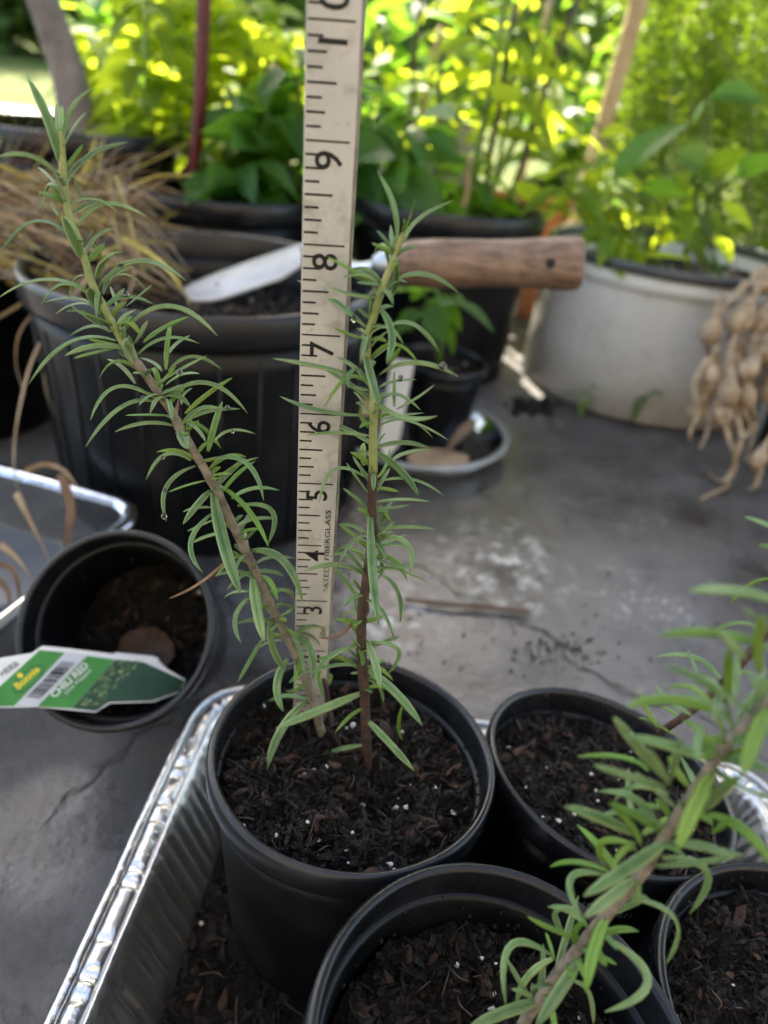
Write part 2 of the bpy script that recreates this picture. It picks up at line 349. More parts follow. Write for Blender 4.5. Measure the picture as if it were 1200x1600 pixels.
def floor_mat():
    mt, nt, p, out = node_mat('wet_painted_concrete')
    c = nt.nodes.new('ShaderNodeTexCoord'); V = c.outputs['Object']
    big = tex(nt, 'Noise', 3.2, 6, .6, vec=V); mid = tex(nt, 'Noise', 13, 7, .62, vec=V); fine = tex(nt, 'Noise', 170, 6, .65, vec=V)
    col = ramp(nt, big.outputs['Fac'], [(.30, (.055, .052, .052)), (.52, (.088, .082, .079)), (.72, (.135, .122, .113))])
    st = ramp(nt, mid.outputs['Fac'], [(.36, (.45, .44, .43)), (.52, (1, 1, 1)), (.66, (1.12, 1.1, 1.06))])
    col = mixc(nt, 1.0, col, st, 'MULTIPLY')
    sp = tex(nt, 'Noise', 42, 8, .72, vec=V); spots = ramp(nt, sp.outputs['Fac'], [(.30, (.30, .29, .28)), (.40, (1, 1, 1))])
    col = mixc(nt, .75, col, spots, 'MULTIPLY')
    # pale specks gathered in patches
    lp = tex(nt, 'Noise', 6.5, 3, .5, vec=V); lf = tex(nt, 'Noise', 95, 7, .7, vec=V)
    lime = math_n(nt, 'MULTIPLY', ramp(nt, lp.outputs['Fac'], [(.56, (0, 0, 0)), (.66, (1, 1, 1))]), ramp(nt, lf.outputs['Fac'], [(.54, (0, 0, 0)), (.64, (1, 1, 1))]))
    col = mixc(nt, math_n(nt, 'MULTIPLY', lime, .55), col, (.52, .52, .50))
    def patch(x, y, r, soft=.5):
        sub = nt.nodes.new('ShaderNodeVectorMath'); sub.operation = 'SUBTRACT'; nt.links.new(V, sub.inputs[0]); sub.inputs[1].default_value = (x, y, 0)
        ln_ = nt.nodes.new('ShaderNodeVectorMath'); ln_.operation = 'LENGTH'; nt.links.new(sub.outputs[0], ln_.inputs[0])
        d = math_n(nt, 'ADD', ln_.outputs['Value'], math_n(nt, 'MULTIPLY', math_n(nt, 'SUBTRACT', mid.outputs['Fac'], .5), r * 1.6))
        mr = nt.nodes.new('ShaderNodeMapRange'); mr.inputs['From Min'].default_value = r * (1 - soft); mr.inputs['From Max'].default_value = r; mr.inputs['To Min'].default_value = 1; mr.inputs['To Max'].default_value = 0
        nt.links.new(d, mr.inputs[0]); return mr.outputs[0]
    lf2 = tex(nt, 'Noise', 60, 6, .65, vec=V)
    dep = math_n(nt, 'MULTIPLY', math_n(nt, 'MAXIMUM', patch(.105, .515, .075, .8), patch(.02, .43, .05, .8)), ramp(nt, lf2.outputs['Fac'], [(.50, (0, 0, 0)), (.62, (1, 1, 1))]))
    col = mixc(nt, math_n(nt, 'MULTIPLY', dep, .8), col, (.62, .62, .60))  # stronger pale speckle over two fixed patches
    smudge = math_n(nt, 'MULTIPLY', math_n(nt, 'MAXIMUM', patch(.135, .405, .035, .8), patch(-.03, .56, .06, .8)), ramp(nt, lf2.outputs['Fac'], [(.38, (0, 0, 0)), (.56, (1, 1, 1))]))
    col = mixc(nt, math_n(nt, 'MULTIPLY', smudge, .8), col, (.030, .028, .027))
    # hairline cracks
    dn = tex(nt, 'Noise', 5, 4, .6, vec=V)
    wv = nt.nodes.new('ShaderNodeVectorMath'); wv.operation = 'MULTIPLY_ADD'; nt.links.new(dn.outputs['Color'], wv.inputs[0]); wv.inputs[1].default_value = (.25, .25, .25); nt.links.new(V, wv.inputs[2])
    vo = nt.nodes.new('ShaderNodeTexVoronoi'); vo.feature = 'DISTANCE_TO_EDGE'; vo.inputs['Scale'].default_value = 3.1; nt.links.new(wv.outputs[0], vo.inputs['Vector'])
    crack = ramp(nt, vo.outputs['Distance'], [(.0, (0, 0, 0)), (.012, (1, 1, 1))])
    cm = ramp(nt, mid.outputs['Fac'], [(.46, (1, 1, 1)), (.52, (0, 0, 0))])
    crack = math_n(nt, 'MAXIMUM', crack, cm)
    col = mixc(nt, .7, col, crack, 'MULTIPLY')
    pores = tex(nt, 'Noise', 330, 4, .6, vec=V); col = mixc(nt, .55, col, ramp(nt, pores.outputs['Fac'], [(.30, (.35, .34, .33)), (.42, (1, 1, 1)), (.62, (1, 1, 1)), (.72, (1.5, 1.48, 1.45))]), 'MULTIPLY')
    nt.links.new(col, p.inputs['Base Color'])
    wet = tex(nt, 'Noise', 7.5, 6, .6, vec=V)
    wm = math_n(nt, 'MAXIMUM', ramp(nt, wet.outputs['Fac'], [(.60, (0, 0, 0)), (.70, (1, 1, 1))]), math_n(nt, 'MAXIMUM', patch(-.150, .225, .045, .35), math_n(nt, 'MULTIPLY', patch(.10, .52, .36, .5), ramp(nt, wet.outputs['Fac'], [(.34, (0, 0, 0)), (.44, (1, 1, 1))]))))
    rg = nt.nodes.new('ShaderNodeMapRange'); rg.inputs['To Min'].default_value = .58; rg.inputs['To Max'].default_value = .06; nt.links.new(wm, rg.inputs[0])
    rr = math_n(nt, 'ADD', rg.outputs[0], math_n(nt, 'MULTIPLY', math_n(nt, 'SUBTRACT', fine.outputs['Fac'], .5), .35)); nt.links.new(rr, p.inputs['Roughness'])
    p.inputs['Specular IOR Level'].default_value = .55
    h = math_n(nt, 'ADD', math_n(nt, 'MULTIPLY', mid.outputs['Fac'], .7), math_n(nt, 'MULTIPLY', fine.outputs['Fac'], .22))
    h = math_n(nt, 'ADD', h, math_n(nt, 'MULTIPLY', crack, .18))
    nt.links.new(bump(nt, h, .5, .006), p.inputs['Normal'])
    return mt
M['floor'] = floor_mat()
M['lawn'] = simple('lawn', (.075, .12, .022), (.17, .19, .05), 1.3, (.7, .9), .2, bscale=30, bstr=1, bdist=.05)
M['grass'] = leaf_mat('grass_blade', (.07, .13, .02), (.16, .20, .05), .4, (.35, .5, .08), 3)
M['dirt'] = simple('bare_ground', (.20, .15, .11), (.36, .29, .23), 5, (.8, .95), .2, bscale=40, bstr=1, bdist=.02)
M['siding'] = simple('painted_siding', (.22, .20, .17), (.28, .26, .23), 4, (.6, .8))
M['sun_blocker'] = simple('sun_blocker_boards', (.32, .27, .22), (.42, .37, .31), 6, (.6, .8))  # for the added out-of-view slab that keeps the sun off the pots
M['straw'] = simple('dry_straw', (.24, .155, .09), (.46, .345, .22), 40, (.55, .8), .3, objrand=.35)
M['straw_d'] = simple('brown_straw', (.10, .055, .03), (.24, .14, .08), 40, (.55, .8), .3)
M['straw_g'] = simple('grey_straw', (.30, .26, .20), (.52, .46, .36), 40, (.5, .8), .3)
M['straw_y'] = simple('yellow_straw', (.42, .34, .08), (.62, .52, .16), 40, (.45, .7), .3, objrand=.2)
M['trunk'] = simple('smooth_grey_bark', (.15, .125, .11), (.30, .26, .235), 30, (.7, .9), .3, bscale=90, bstr=.6, bdist=.004)
def wood_mat():
    mt, nt, p, out = node_mat('turned_wood_handle'); c = nt.nodes.new('ShaderNodeTexCoord')
    mp = nt.nodes.new('ShaderNodeMapping'); mp.inputs['Scale'].default_value = (14, 160, 160); nt.links.new(c.outputs['Object'], mp.inputs['Vector'])
    g = tex(nt, 'Noise', 1.6, 6, .6, vec=mp.outputs[0]); b = tex(nt, 'Noise', 26, 5, .6)
    col = ramp(nt, g.outputs['Fac'], [(.32, (.11, .062, .040)), (.5, (.22, .135, .09)), (.68, (.33, .215, .15))])
    col = mixc(nt, .8, col, ramp(nt, b.outputs['Fac'], [(.35, (.5, .46, .43)), (.6, (1, 1, 1))]), 'MULTIPLY'); nt.links.new(col, p.inputs['Base Color'])
    p.inputs['Roughness'].default_value = .62; nt.links.new(bump(nt, g.outputs['Fac'], .5, .0012), p.inputs['Normal']); return mt
M['wood'] = wood_mat()
M['pale_wood'] = simple('pale_wood', (.42, .28, .15), (.60, .44, .26), 30, (.55, .75), .3)
M['cane'] = simple('bamboo_cane', (.30, .20, .10), (.46, .33, .19), 25, (.45, .65), .4)
M['dark_cane'] = simple('dark_cane', (.035, .025, .018), (.09, .06, .045), 40, (.5, .7), .4)
M['red'] = simple('red_coated_stake', (.075, .003, .008), (.12, .006, .012), 30, (.3, .45), .5)
M['green_stem2'] = leaf_mat('green_stalk', (.09, .17, .03), (.15, .25, .05), .15, (.3, .5, .06), 30)
M['pepper'] = leaf_mat('lime_leaf', (.10, .21, .02), (.17, .29, .035), .58, (.66, .78, .05), 30, bscale=60, bdist=.003)
M['basil'] = leaf_mat('deep_green_leaf', (.036, .115, .025), (.070, .18, .042), .45, (.30, .58, .04), 30, rough=.38, bscale=60, bdist=.003)
M['bean'] = leaf_mat('bean_leaf', (.06, .14, .025), (.10, .20, .035), .5, (.38, .55, .03), 25, bscale=60, bdist=.003)
M['feather'] = leaf_mat('feathery_foliage', (.055, .14, .018), (.11, .21, .03), .45, (.36, .54, .03), 8, rough=.35, spec=.3)
M['tree'] = leaf_mat('tree_foliage', (.09, .17, .03), (.19, .28, .06), .55, (.58, .70, .10), .6, bscale=3, bdist=.05)
M['tree_dark'] = leaf_mat('dark_tree_foliage', (.055, .11, .028), (.11, .19, .05), .48, (.36, .50, .09), .6, bscale=3, bdist=.05)
M['garlic'] = simple('papery_bulb_skin', (.26, .17, .095), (.60, .46, .31), 75, (.45, .7), .4, bscale=170, bstr=.9, bdist=.003)
M['grey_planter'] = simple('grey_planter', (.24, .24, .24), (.32, .32, .32), 12, (.5, .7))
M['terracotta'] = simple('terracotta', (.38, .12, .05), (.48, .18, .08), 14, (.7, .85))
M['sun_board'] = simple('weathered_white_board', (.50, .44, .36), (.66, .60, .50), 14, (.6, .8))
M['tag_white'] = simple('white_tag_card', (.68, .67, .64), (.76, .75, .72), 30, (.4, .55))
M['tag_green'] = simple('green_print', (.035, .20, .025), (.05, .25, .035), 60, (.35, .5))
M['tag_dark'] = simple('dark_green_print', (.006, .035, .012), (.012, .06, .02), 60, (.35, .5))
M['tag_grey'] = simple('grey_print', (.50, .51, .54), (.56, .57, .60), 60, (.4, .5))
M['tag_yellow'] = simple('yellow_print', (.75, .55, .02), (.80, .62, .04), 60, (.4, .5))
M['dead_leaf'] = simple('dead_leaf', (.30, .20, .12), (.46, .33, .21), 40, (.6, .8), bscale=120, bstr=.5, bdist=.002)
M['twig'] = simple('dry_twig', (.10, .065, .045), (.20, .14, .10), 60, (.6, .8), bscale=300, bstr=.5, bdist=.001)
#@@SETTING
# ------------------------------------------------------------------ the setting
def sheet(name, x0, x1, y0, y1, z, mat, nx=2, ny=2, f=None):
    mb = MB()
    for j in range(ny + 1):
        for i in range(nx + 1):
            x, y = x0 + (x1 - x0) * i / nx, y0 + (y1 - y0) * j / ny
            mb.v.append((x, y, z + (f(x, y) if f else 0)))
    for j in range(ny):
        for i in range(nx):
            a = j * (nx + 1) + i; mb.f.append((a, a + 1, a + nx + 2, a + nx + 1)); mb.m.append(0)
    return tag(mb.build(name, mat), kind='structure')

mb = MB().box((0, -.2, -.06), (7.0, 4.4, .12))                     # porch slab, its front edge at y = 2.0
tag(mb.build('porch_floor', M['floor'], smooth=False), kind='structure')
tag(MB().box((1.25, 1.90, 2.42), (4.6, 1.90, .14)).build('unseen_sun_blocker', M['sun_blocker'], smooth=False), kind='structure')   # unseen slab added to block the sun; front edge at y = 2.85
tag(MB().box((.9, -1.27, 1.24), (5.6, .12, 2.4)).build('house_wall', M['siding'], smooth=False), kind='structure')
sheet('bare_ground', -30, 30, 1.9, 6.0, -.124, M['dirt'], 20, 4)
sheet('ground', -900, 900, -60, 1500, -.15, M['lawn'], 4, 4)
sheet('lawn', -60, 60, 3.1, 60, -.115, M['lawn'], 60, 40, lambda x, y: .03 * noise.noise(Vector((x * .4, y * .4, 0))) + .012 * min(30, max(0, y - 3.5)))

# ------------------------------------------------------------------ pots and soil
def frame(C, n):
    q = Vector((0, 0, 1)).rotation_difference(Vector(n).normalized()); m = q.to_matrix().to_4x4(); m.translation = Vector(C); return m

def nursery_pot(C, n, r, h, label, group='black plastic nursery pots', rb=None, lip=.0042, name='nursery_pot', seed=0, bands=0, body_mat=None, rim_mat=None):
    Mx = frame(C, n); rb = rb or r * .78
    root = empty(name, Mx @ Vector((0, 0, -h)), label, 'pot', group)
    wob = lambda a, z: .006 * math.sin(2 * a + seed) + .003 * math.sin(3 * a + 2 * seed) + .0012 * math.sin(9 * a + seed)
    k = lip / .0042
    rim = [(r - .0030 * k, -.0125 * k), (r - .0006 * k, -.0115 * k), (r, -.0095 * k), (r, -.0022 * k), (r - .0006 * k, -.0007 * k), (r - .0017 * k, 0), (r - .0030 * k, -.0005 * k), (r - .0038 * k, -.0020 * k), (r - .0044 * k, -.0125 * k)]
    MB().lathe(rim, Mx, 128, wob=wob).build('rim', rim_mat or M['black_rim'], root)
    t = .0012 * k
    zi = -.0124 * k
    out = [(0.001, -h), (rb - .002, -h), (rb, -h + .002)]
    for i in range(1, 9):
        f = i / 9; rr = rb + (r - .0034 * k - rb) * f
        out.append((rr + (.0008 * math.sin(f * 40) if bands else 0), -h + (h + zi) * f))
    out.append((r - .0034 * k, zi))
    inn = [(r - .0046 * k, zi), (r - .0062 * k, zi - .0012 * k)]
    for i in range(1, 9):
        f = i / 9; inn.append((r - .0064 * k + (rb - t - (r - .0064 * k)) * f, zi - .0014 * k + (-h + .003 - zi) * f))
    inn += [(rb - t, -h + .0025), (.001, -h + .0025)]
    MB().lathe(out + inn, Mx, 128, wob=wob).build('body', body_mat or M['black'], root)
    return root, Mx

def soil(Mx, rad, depth, label, seed, n_crumb=900, n_perl=22, n_bark=30, n_fib=25, rough=.0035, hole=None, name='potting_soil', big=1.0):
    """one bed of soil: an uneven surface and, as its parts, crumbs, chips, perlite grains and root fibres"""
    rg = random.Random(seed); off = Vector((seed * 7.3, seed * 3.1, 0))
    def hgt(x, y):
        p = Vector((x * 60, y * 60, 0)) + off
        z = -depth + rough * (noise.noise(p) * 1.0 + .8 * noise.noise(p * 2.3) + .45 * noise.noise(p * 6)) + rough * .2 * noise.noise(p * 13)
        if hole:
            for hx, hy, hr, hd in hole: z -= hd * math.exp(-((x - hx) ** 2 + (y - hy) ** 2) / hr ** 2)
        return z
    mb = MB(); N = 56
    idx = {}
    for j in range(N + 1):
        for i in range(N + 1):
            x, y = (i / N * 2 - 1), (j / N * 2 - 1)
            # square -> disc
            dx, dy = x * math.sqrt(1 - y * y / 2) * rad, y * math.sqrt(1 - x * x / 2) * rad
            mb.v.append(tuple(Mx @ Vector((dx, dy, hgt(dx, dy)))))
    for j in range(N):
        for i in range(N):
            a = j * (N + 1) + i; mb.f.append((a, a + 1, a + N + 2, a + N + 1)); mb.m.append(0)
    root = tag(mb.build(name, M['soil'], smooth=True), label, 'soil', kind='stuff')
    def pts(n, lift=0.0, rr=.97):
        out = []
        for _ in range(n):
            a, q = rg.uniform(0, 6.283), math.sqrt(rg.random()) * rad * rr; x, y = q * math.cos(a), q * math.sin(a)
            out.append(tuple(Mx @ Vector((x, y, hgt(x, y) + lift))))
        return out
    o = chunks('soil_crumbs', pts(n_crumb), [rg.choice((.0003, .0004, .0004, .0005, .0006, .0007, .0009, .0012, .0017)) * big for _ in range(n_crumb)], M['crumb'], root, (1.3, .9, .6)); tag(o, kind='stuff')
    o = chunks('bark_shreds', pts(n_crumb // 2), [rg.choice((.0007, .001, .0014, .002, .0027)) * big for _ in range(n_crumb // 2)], M['crumb'], root, (2.0, .45, .22)); tag(o, kind='stuff')
    wp = []
    for _ in range(90):
        a = rg.uniform(0, 6.283); zz = -depth + (depth - .001) * rg.random() ** 2.2; wp.append(tuple(Mx @ Vector(((rad + .0008) * math.cos(a), (rad + .0008) * math.sin(a), zz))))
    tag(chunks('wall_crumbs', wp, [rg.uniform(.0002, .0009) * big for _ in wp], M['crumb'], root), kind='stuff')
    # larger bark chips and perlite grains one could pick out
    for i, p in enumerate(pts(n_bark, .0008)):
        mk = chip_mesh[rg.randrange(len(chip_mesh))]
        s = rg.uniform(.0013, .0034) * big
        mw = Matrix.Translation(p) @ Quaternion((rg.gauss(0, 1), rg.gauss(0, 1), rg.gauss(0, 1), rg.gauss(0, 1))).normalized().to_matrix().to_4x4() @ Matrix.Diagonal((s * rg.uniform(1, 1.9), s * rg.uniform(.5, .9), s * rg.uniform(.2, .45), 1))
        link('bark_chip', mk, root, mw)
    for p in pts(n_perl, .0006):
        s = rg.choice((.0006, .0008, .0011, .0015)) * big
        link('perlite_grain', perl_mesh[rg.randrange(len(perl_mesh))], root, Matrix.Translation(p) @ Matrix.Rotation(rg.uniform(0, 6), 4, 'X') @ Matrix.Diagonal((s, s * .8, s * .9, 1)))
    fm = MB()
    for p in pts(n_fib, .0012):
        a = rg.uniform(0, 6.28); L = rg.uniform(.004, .012) * big; p = Vector(p)
        d = Vector((math.cos(a), math.sin(a), rg.uniform(-.2, .5))) * L
        fm.tube(spline([p - d * .5, p + Vector((rg.gauss(0, .001), rg.gauss(0, .001), rg.uniform(0, .0015))), p + d * .5 + Vector((rg.gauss(0, .0015), 0, 0))], 6), rg.uniform(.00012, .0003), 5)
    if fm.v: tag(fm.build('root_fibres', M['fibre'], root), kind='stuff')
    return root, lambda x, y: Mx @ Vector((x, y, hgt(x, y)))

def chunk_meshes(name, mat, k):
    out = []
    for i in range(k):
        V = ICO_V * (1 + npr.uniform(-.35, .35, (12, 1))); out.append(np_mesh(name, V, ICO_F, mat))
    return out
chip_mesh = chunk_meshes('bark_chip', M['bark'], 8); perl_mesh = chunk_meshes('perlite_grain', M['perlite'], 6)

MAIN_C, MAIN_N, PR, PH = Vector((-.0012, .1925, .1248)), Vector((.035, .052, .998)), .0565, .100
FRONT_C, FRONT_N = Vector((.0513, .0905, .1300)), Vector((.122, 0, .9925))
BACK_C, BACK_N = Vector((.1125, .2170, .1010)), Vector((.138, .12, .983))
RIGHT_C, RIGHT_N = Vector((.1590, .1165, .1140)), Vector((.02, .02, 1))
_, MX_MAIN = nursery_pot(MAIN_C, MAIN_N, PR, PH, 'black plastic pot holding the measuring tape and two rosemary stems', seed=1)
_, MX_FRONT = nursery_pot(FRONT_C, FRONT_N, PR, PH, 'black plastic pot at the bottom edge, only half filled with soil', seed=2.2)
back_root, MX_BACK = nursery_pot(BACK_C, BACK_N, .0558, .096, 'tilted black plastic pot of bare soil with pale lettering on its side', seed=.6)
_, MX_RIGHT = nursery_pot(RIGHT_C, RIGHT_N, .0552, .098, 'glossy wet black plastic pot cut off by the right edge', seed=3.1)

inv = MX_MAIN.inverted()
soil(MX_MAIN, PR - .0058, .0150, 'dark crumbly soil around the tape and rosemary stems', 3, 5200, 46, 110, 60, .0062, hole=[(.012, -.012, .012, .006), (.022, -.005, .010, .005)])
soil(MX_FRONT, PR - .0085, .026, 'dark soil sunk low in the pot at the bottom edge', 5, 3800, 34, 80, 34, .0060)
soil(MX_BACK, .0558 - .0062, .013, 'dark soil in the tilted pot behind the leaning rosemary', 8, 3800, 28, 80, 30, .0060)
soil(MX_RIGHT, .0552 - .0062, .012, 'dark soil in the wet pot at the right edge', 12, 3600, 20, 80, 34, .0062)

# ------------------------------------------------------------------ foil tray
TR_ANG = R(-3.0); TR_O = Vector((-.0905, .2895, .0)); TR_W, TR_L, TR_Z = .315, .285, .055
def tr(u, v, z): c, s = math.cos(TR_ANG), math.sin(TR_ANG); return Vector((TR_O.x + c * u + s * v, TR_O.y + s * u - c * v, z))   # u to the right, v towards the camera
def tray_path(inset, rad, n_edge, n_arc):
    """rounded rectangle as (u, v, outward u, outward v, running length)"""
    x0, x1, y0, y1 = inset, TR_W - inset, inset, TR_L - inset; out = []
    cs = [(x0 + rad, y0 + rad, math.pi), (x1 - rad, y0 + rad, 1.5 * math.pi), (x1 - rad, y1 - rad, 0), (x0 + rad, y1 - rad, .5 * math.pi)]
    for k, (cx, cy, a0) in enumerate(cs):
        for i in range(n_arc):
            a = a0 + .5 * math.pi * i / n_arc; out.append((cx + rad * math.cos(a), cy + rad * math.sin(a), math.cos(a), math.sin(a)))
        nx, ny, a1 = cs[(k + 1) % 4]; a = a0 + .5 * math.pi
        p0 = (cx + rad * math.cos(a), cy + rad * math.sin(a)); p1 = (nx + rad * math.cos(a1), ny + rad * math.sin(a1))
        for i in range(n_edge): t = i / n_edge; out.append((p0[0] + (p1[0] - p0[0]) * t, p0[1] + (p1[1] - p0[1]) * t, math.cos(a), math.sin(a)))
    return out
PATH = tray_path(0, .034, 230, 46); NP = len(PATH)
rgt = random.Random(4)
# pressed ripples of the flat rim: uneven steps along its length
rip, cur, left = [], 0.0, 0
for i in range(NP):
    if left <= 0: cur = rgt.uniform(-1, 1); left = rgt.choice((2, 3, 3, 4, 5)) if rgt.random() < .9 else 9
    left -= 1; rip.append(cur)
rip = [(rip[i - 1] + 2 * rip[i] + rip[(i + 1) % NP]) / 4 for i in range(NP)]
def sweep(prof_of):
    vs = []; k = len(prof_of(0))
    for i, (u, v, ou, ov) in enumerate(PATH):
        for (o, z) in prof_of(i): vs.append(tr(u + ou * o, v + ov * o, z))
    fs = [(i * k + j, i * k + j + 1, ((i + 1) % NP) * k + j + 1, ((i + 1) % NP) * k + j) for i in range(NP) for j in range(k - 1)]
    return vs, fs
tray = empty('foil_tray', tr(TR_W / 2, TR_L / 2, .001), 'crimped aluminium foil tray holding the group of rosemary pots', 'tray')
wz = [.0008 * noise.noise(Vector((i * .03, 0, 0))) for i in range(NP)]; wz = [wz[i] * min(1, i / 20, (NP - i) / 20) for i in range(NP)]
def hem(i): return [(-.0024 + .0021 * math.cos(a), TR_Z + wz[i] - .0008 + (.0021 + .0002 * rip[i]) * math.sin(a)) for a in [x * .5236 for x in range(-3, 10)]]
def flat(i):
    z = TR_Z + wz[i]; q = rip[i]
    return [(-.0044, z - .0016), (-.0052, z - .0008 + .0003 * q), (-.0068, z - .0002 + .0011 * q), (-.0088, z + .0014 * q), (-.0108, z - .0003 + .0011 * q), (-.0122, z - .0010 + .0004 * q), (-.0130, z - .0024)]
def wall(i):
    q = .0008 * math.sin(i * .80 + .8 * noise.noise(Vector((i * .1, 7, 0)))) + .0006 * noise.noise(Vector((i * .35, 2, 0))); z = TR_Z + wz[i]; out = [(-.0130, z - .0024), (-.0137, z - .0008), (-.0146, z - .0013)]
    for t in (.08, .2, .35, .5, .65, .8, .92): out.append((-.0150 - .017 * t + q * math.sin(t * 3.1) * 1.3 + .0008 * noise.noise(Vector((i * .11, t * 9, 5))), TR_Z - .002 - (TR_Z - .006) * t))
    out += [(-.0345, .0032), (-.0375, .0020)]; return out
v_, f_ = sweep(hem); MB().add(v_, f_).build('rolled_edge', M['foil'], tray)
v_, f_ = sweep(flat); MB().add(v_, f_).build('rim', M['foil'], tray)
v_, f_ = sweep(wall); MB().add(v_, f_).build('side_wall', M['foil_dirty'], tray)
vs = []; ip = tray_path(.0376, .010, 20, 6)
mb = MB(); mb.add([tr(u, v, .002) for u, v, _, _ in ip], [tuple(range(len(ip)))]); mb.build('base', M['foil_dirty'], tray, smooth=False)

# loose soil spilled in the tray
rg = random.Random(21)
mb = MB(); NX, NY = 90, 80
def tz(u, v):
    p = Vector((u * 45, v * 45, 3)); e = min(u - .030, TR_W - .030 - u, v - .030, TR_L - .030 - v)
    base = .012 + .0065 * noise.noise(p) + .004 * noise.noise(p * 2.7) + .002 * noise.noise(p * 7)
    return max(.0026, min(base, .003 + max(0, e) * 1.6 + .004))
for j in range(NY + 1):
    for i in range(NX + 1):
        u, v = .031 + (TR_W - .062) * i / NX, .031 + (TR_L - .062) * j / NY; mb.v.append(tuple(tr(u, v, tz(u, v))))
for j in range(NY):
    for i in range(NX): a = j * (NX + 1) + i; mb.f.append((a, a + NX + 1, a + NX + 2, a + 1)); mb.m.append(0)
ts = tag(mb.build('spilled_soil', M['soil']), 'loose spilled soil and bark lying in the bottom of the foil tray', 'soil', kind='stuff')
def tpts(n, lift=0): 
    o = []
    for _ in range(n): u, v = rg.uniform(.032, .16), rg.uniform(.04, TR_L - .035); o.append(tuple(tr(u, v, tz(u, v) + lift)))
    return o
tag(chunks('soil_crumbs', tpts(1700), [rg.choice((.0008, .0012, .0016, .0022, .003)) for _ in range(1700)], M['crumb'], ts, (1.4, .9, .5)), kind='stuff')
tag(chunks('bark_shreds', tpts(500), [rg.choice((.0014, .002, .003)) for _ in range(500)], M['crumb'], ts, (2.2, .45, .25)), kind='stuff')
for p in tpts(70, .001):
    s = rg.uniform(.0016, .0042); link('bark_chip', rg.choice(chip_mesh), ts, Matrix.Translation(p) @ Quaternion([rg.gauss(0, 1) for _ in range(4)]).normalized().to_matrix().to_4x4() @ Matrix.Diagonal((s * 1.6, s * .8, s * .4, 1)))
for p in tpts(26, .001):
    s = rg.uniform(.0006, .0013); link('perlite_grain', rg.choice(perl_mesh), ts, Matrix.Translation(p) @ Matrix.Diagonal((s, s * .8, s, 1)))
fm = MB()
for p in tpts(40, .002):
    a = rg.uniform(0, 6.28); L = rg.uniform(.006, .02); p = Vector(p); d = Vector((math.cos(a), math.sin(a), rg.uniform(-.1, .3))) * L
    fm.tube(spline([p - d * .5, p + Vector((rg.gauss(0, .002), rg.gauss(0, .002), .001)), p + d * .5], 7), rg.uniform(.0002, .0004), 5)
tag(fm.build('root_fibres', M['fibre'], ts), kind='stuff')

# ------------------------------------------------------------------ measuring tape on its lath
def text_mesh(name, s, size, mat, bold=0):
    c = bpy.data.curves.new(name, 'FONT'); c.body = s; c.size = size; c.align_x = 'CENTER'; c.align_y = 'CENTER'; c.resolution_u = 3
    c.offset = bold
    o = bpy.data.objects.new(name, c); COL.objects.link(o)
    dg = bpy.context.evaluated_depsgraph_get(); me = bpy.data.meshes.new_from_object(o.evaluated_get(dg))
    COL.objects.unlink(o); bpy.data.objects.remove(o)
    me.name = name; me.materials.clear(); me.materials.append(mat); return me

TK = 1.035; IN = .0254 * TK
T0 = at_d(481.5, 1151, .305 * TK); T10 = at_d(521.5, 28, .1661 * TK)
TU = (T10 - T0).normalized()
wdir = RI + FW * .02; wdir = (wdir - TU * wdir.dot(TU) * .7).normalized()
wdir = (wdir - TU * wdir.dot(TU) * .0).normalized(); TN = wdir.cross(TU).normalized()                       # away from the face? checked below
if TN.dot(CAM - T0) < 0: TN = -TN
TWD = .0130 * TK
tape = empty('measuring_tape', T0 - TU * .03, 'white inch measuring tape on a flat lath standing upright in the central pot', 'measuring tape')
Mt = Matrix((wdir, TU, TN)).transposed().to_4x4(); Mt.translation = T0
if Mt.to_3x3().determinant() < 0: raise RuntimeError('frame')
def slab(x0, x1, y0, y1, z0, z1, nseg=1, bev=0):
    mb = MB(); prof = [(x0, z0), (x0, z1 - bev), (x0 + bev, z1), (x1 - bev, z1), (x1, z1 - bev), (x1, z0)] if bev else [(x0, z0), (x0, z1), (x1, z1), (x1, z0)]
    k = len(prof); vs = []
    for i in range(nseg + 1):
        y = y0 + (y1 - y0) * i / nseg
        for x, z in prof: vs.append(Mt @ Vector((x, y, z)))
    fs = [(i * k + j, (i + 1) * k + j, (i + 1) * k + (j + 1) % k, i * k + (j + 1) % k) for i in range(nseg) for j in range(k)]
    fs += [tuple(range(k)), tuple(nseg * k + j for j in range(k))[::-1]]
    return mb.add(vs, fs)
H = TWD / 2
slab(-H, H, -.004, 11.2 * IN, -.0005, 0, 60, .00018).build('tape_strip', M['tape'], tape, smooth=False)
mb = slab(-H + .0002, H + .0009, -.03, 11.2 * IN, -.0046, -.0006, 90, .0004)
mb.v = [tuple(Vector(q) + wdir * (.00035 * noise.noise(Vector(q) * 160)) * (1 if (Mt.inverted() @ Vector(q)).x > 0 else 0)) for q in mb.v]
mb.build('lath', M['lath'], tape, smooth=False)
zt = .00006
def mark(x0, x1, y, th): return MB().add([Mt @ Vector(q) for q in ((x0, y - th / 2, zt), (x1, y - th / 2, zt), (x1, y + th / 2, zt), (x0, y + th / 2, zt))], [(0, 1, 2, 3)])
for e in range(2, 89):
    y = e * IN / 8; k = e % 8; fr = {0: .90, 4: .60, 2: .40, 6: .40}.get(k, .33)
    if e == 32: fr = .68
    mark(-H + .0005, -H + TWD * fr, y, .00062 if k else .00052).build('tick_mark', M['ink'], tape, smooth=False)
rot = Matrix.Rotation(math.pi / 2, 4, 'Z')
for nmb in range(1, 10):
    link('number', text_mesh('number', str(nmb), .0104, M['ink'], .00010), tape, Mt @ Matrix.Translation((-H + TWD * .53, nmb * IN - .173 * IN, zt * 1.6)) @ rot)
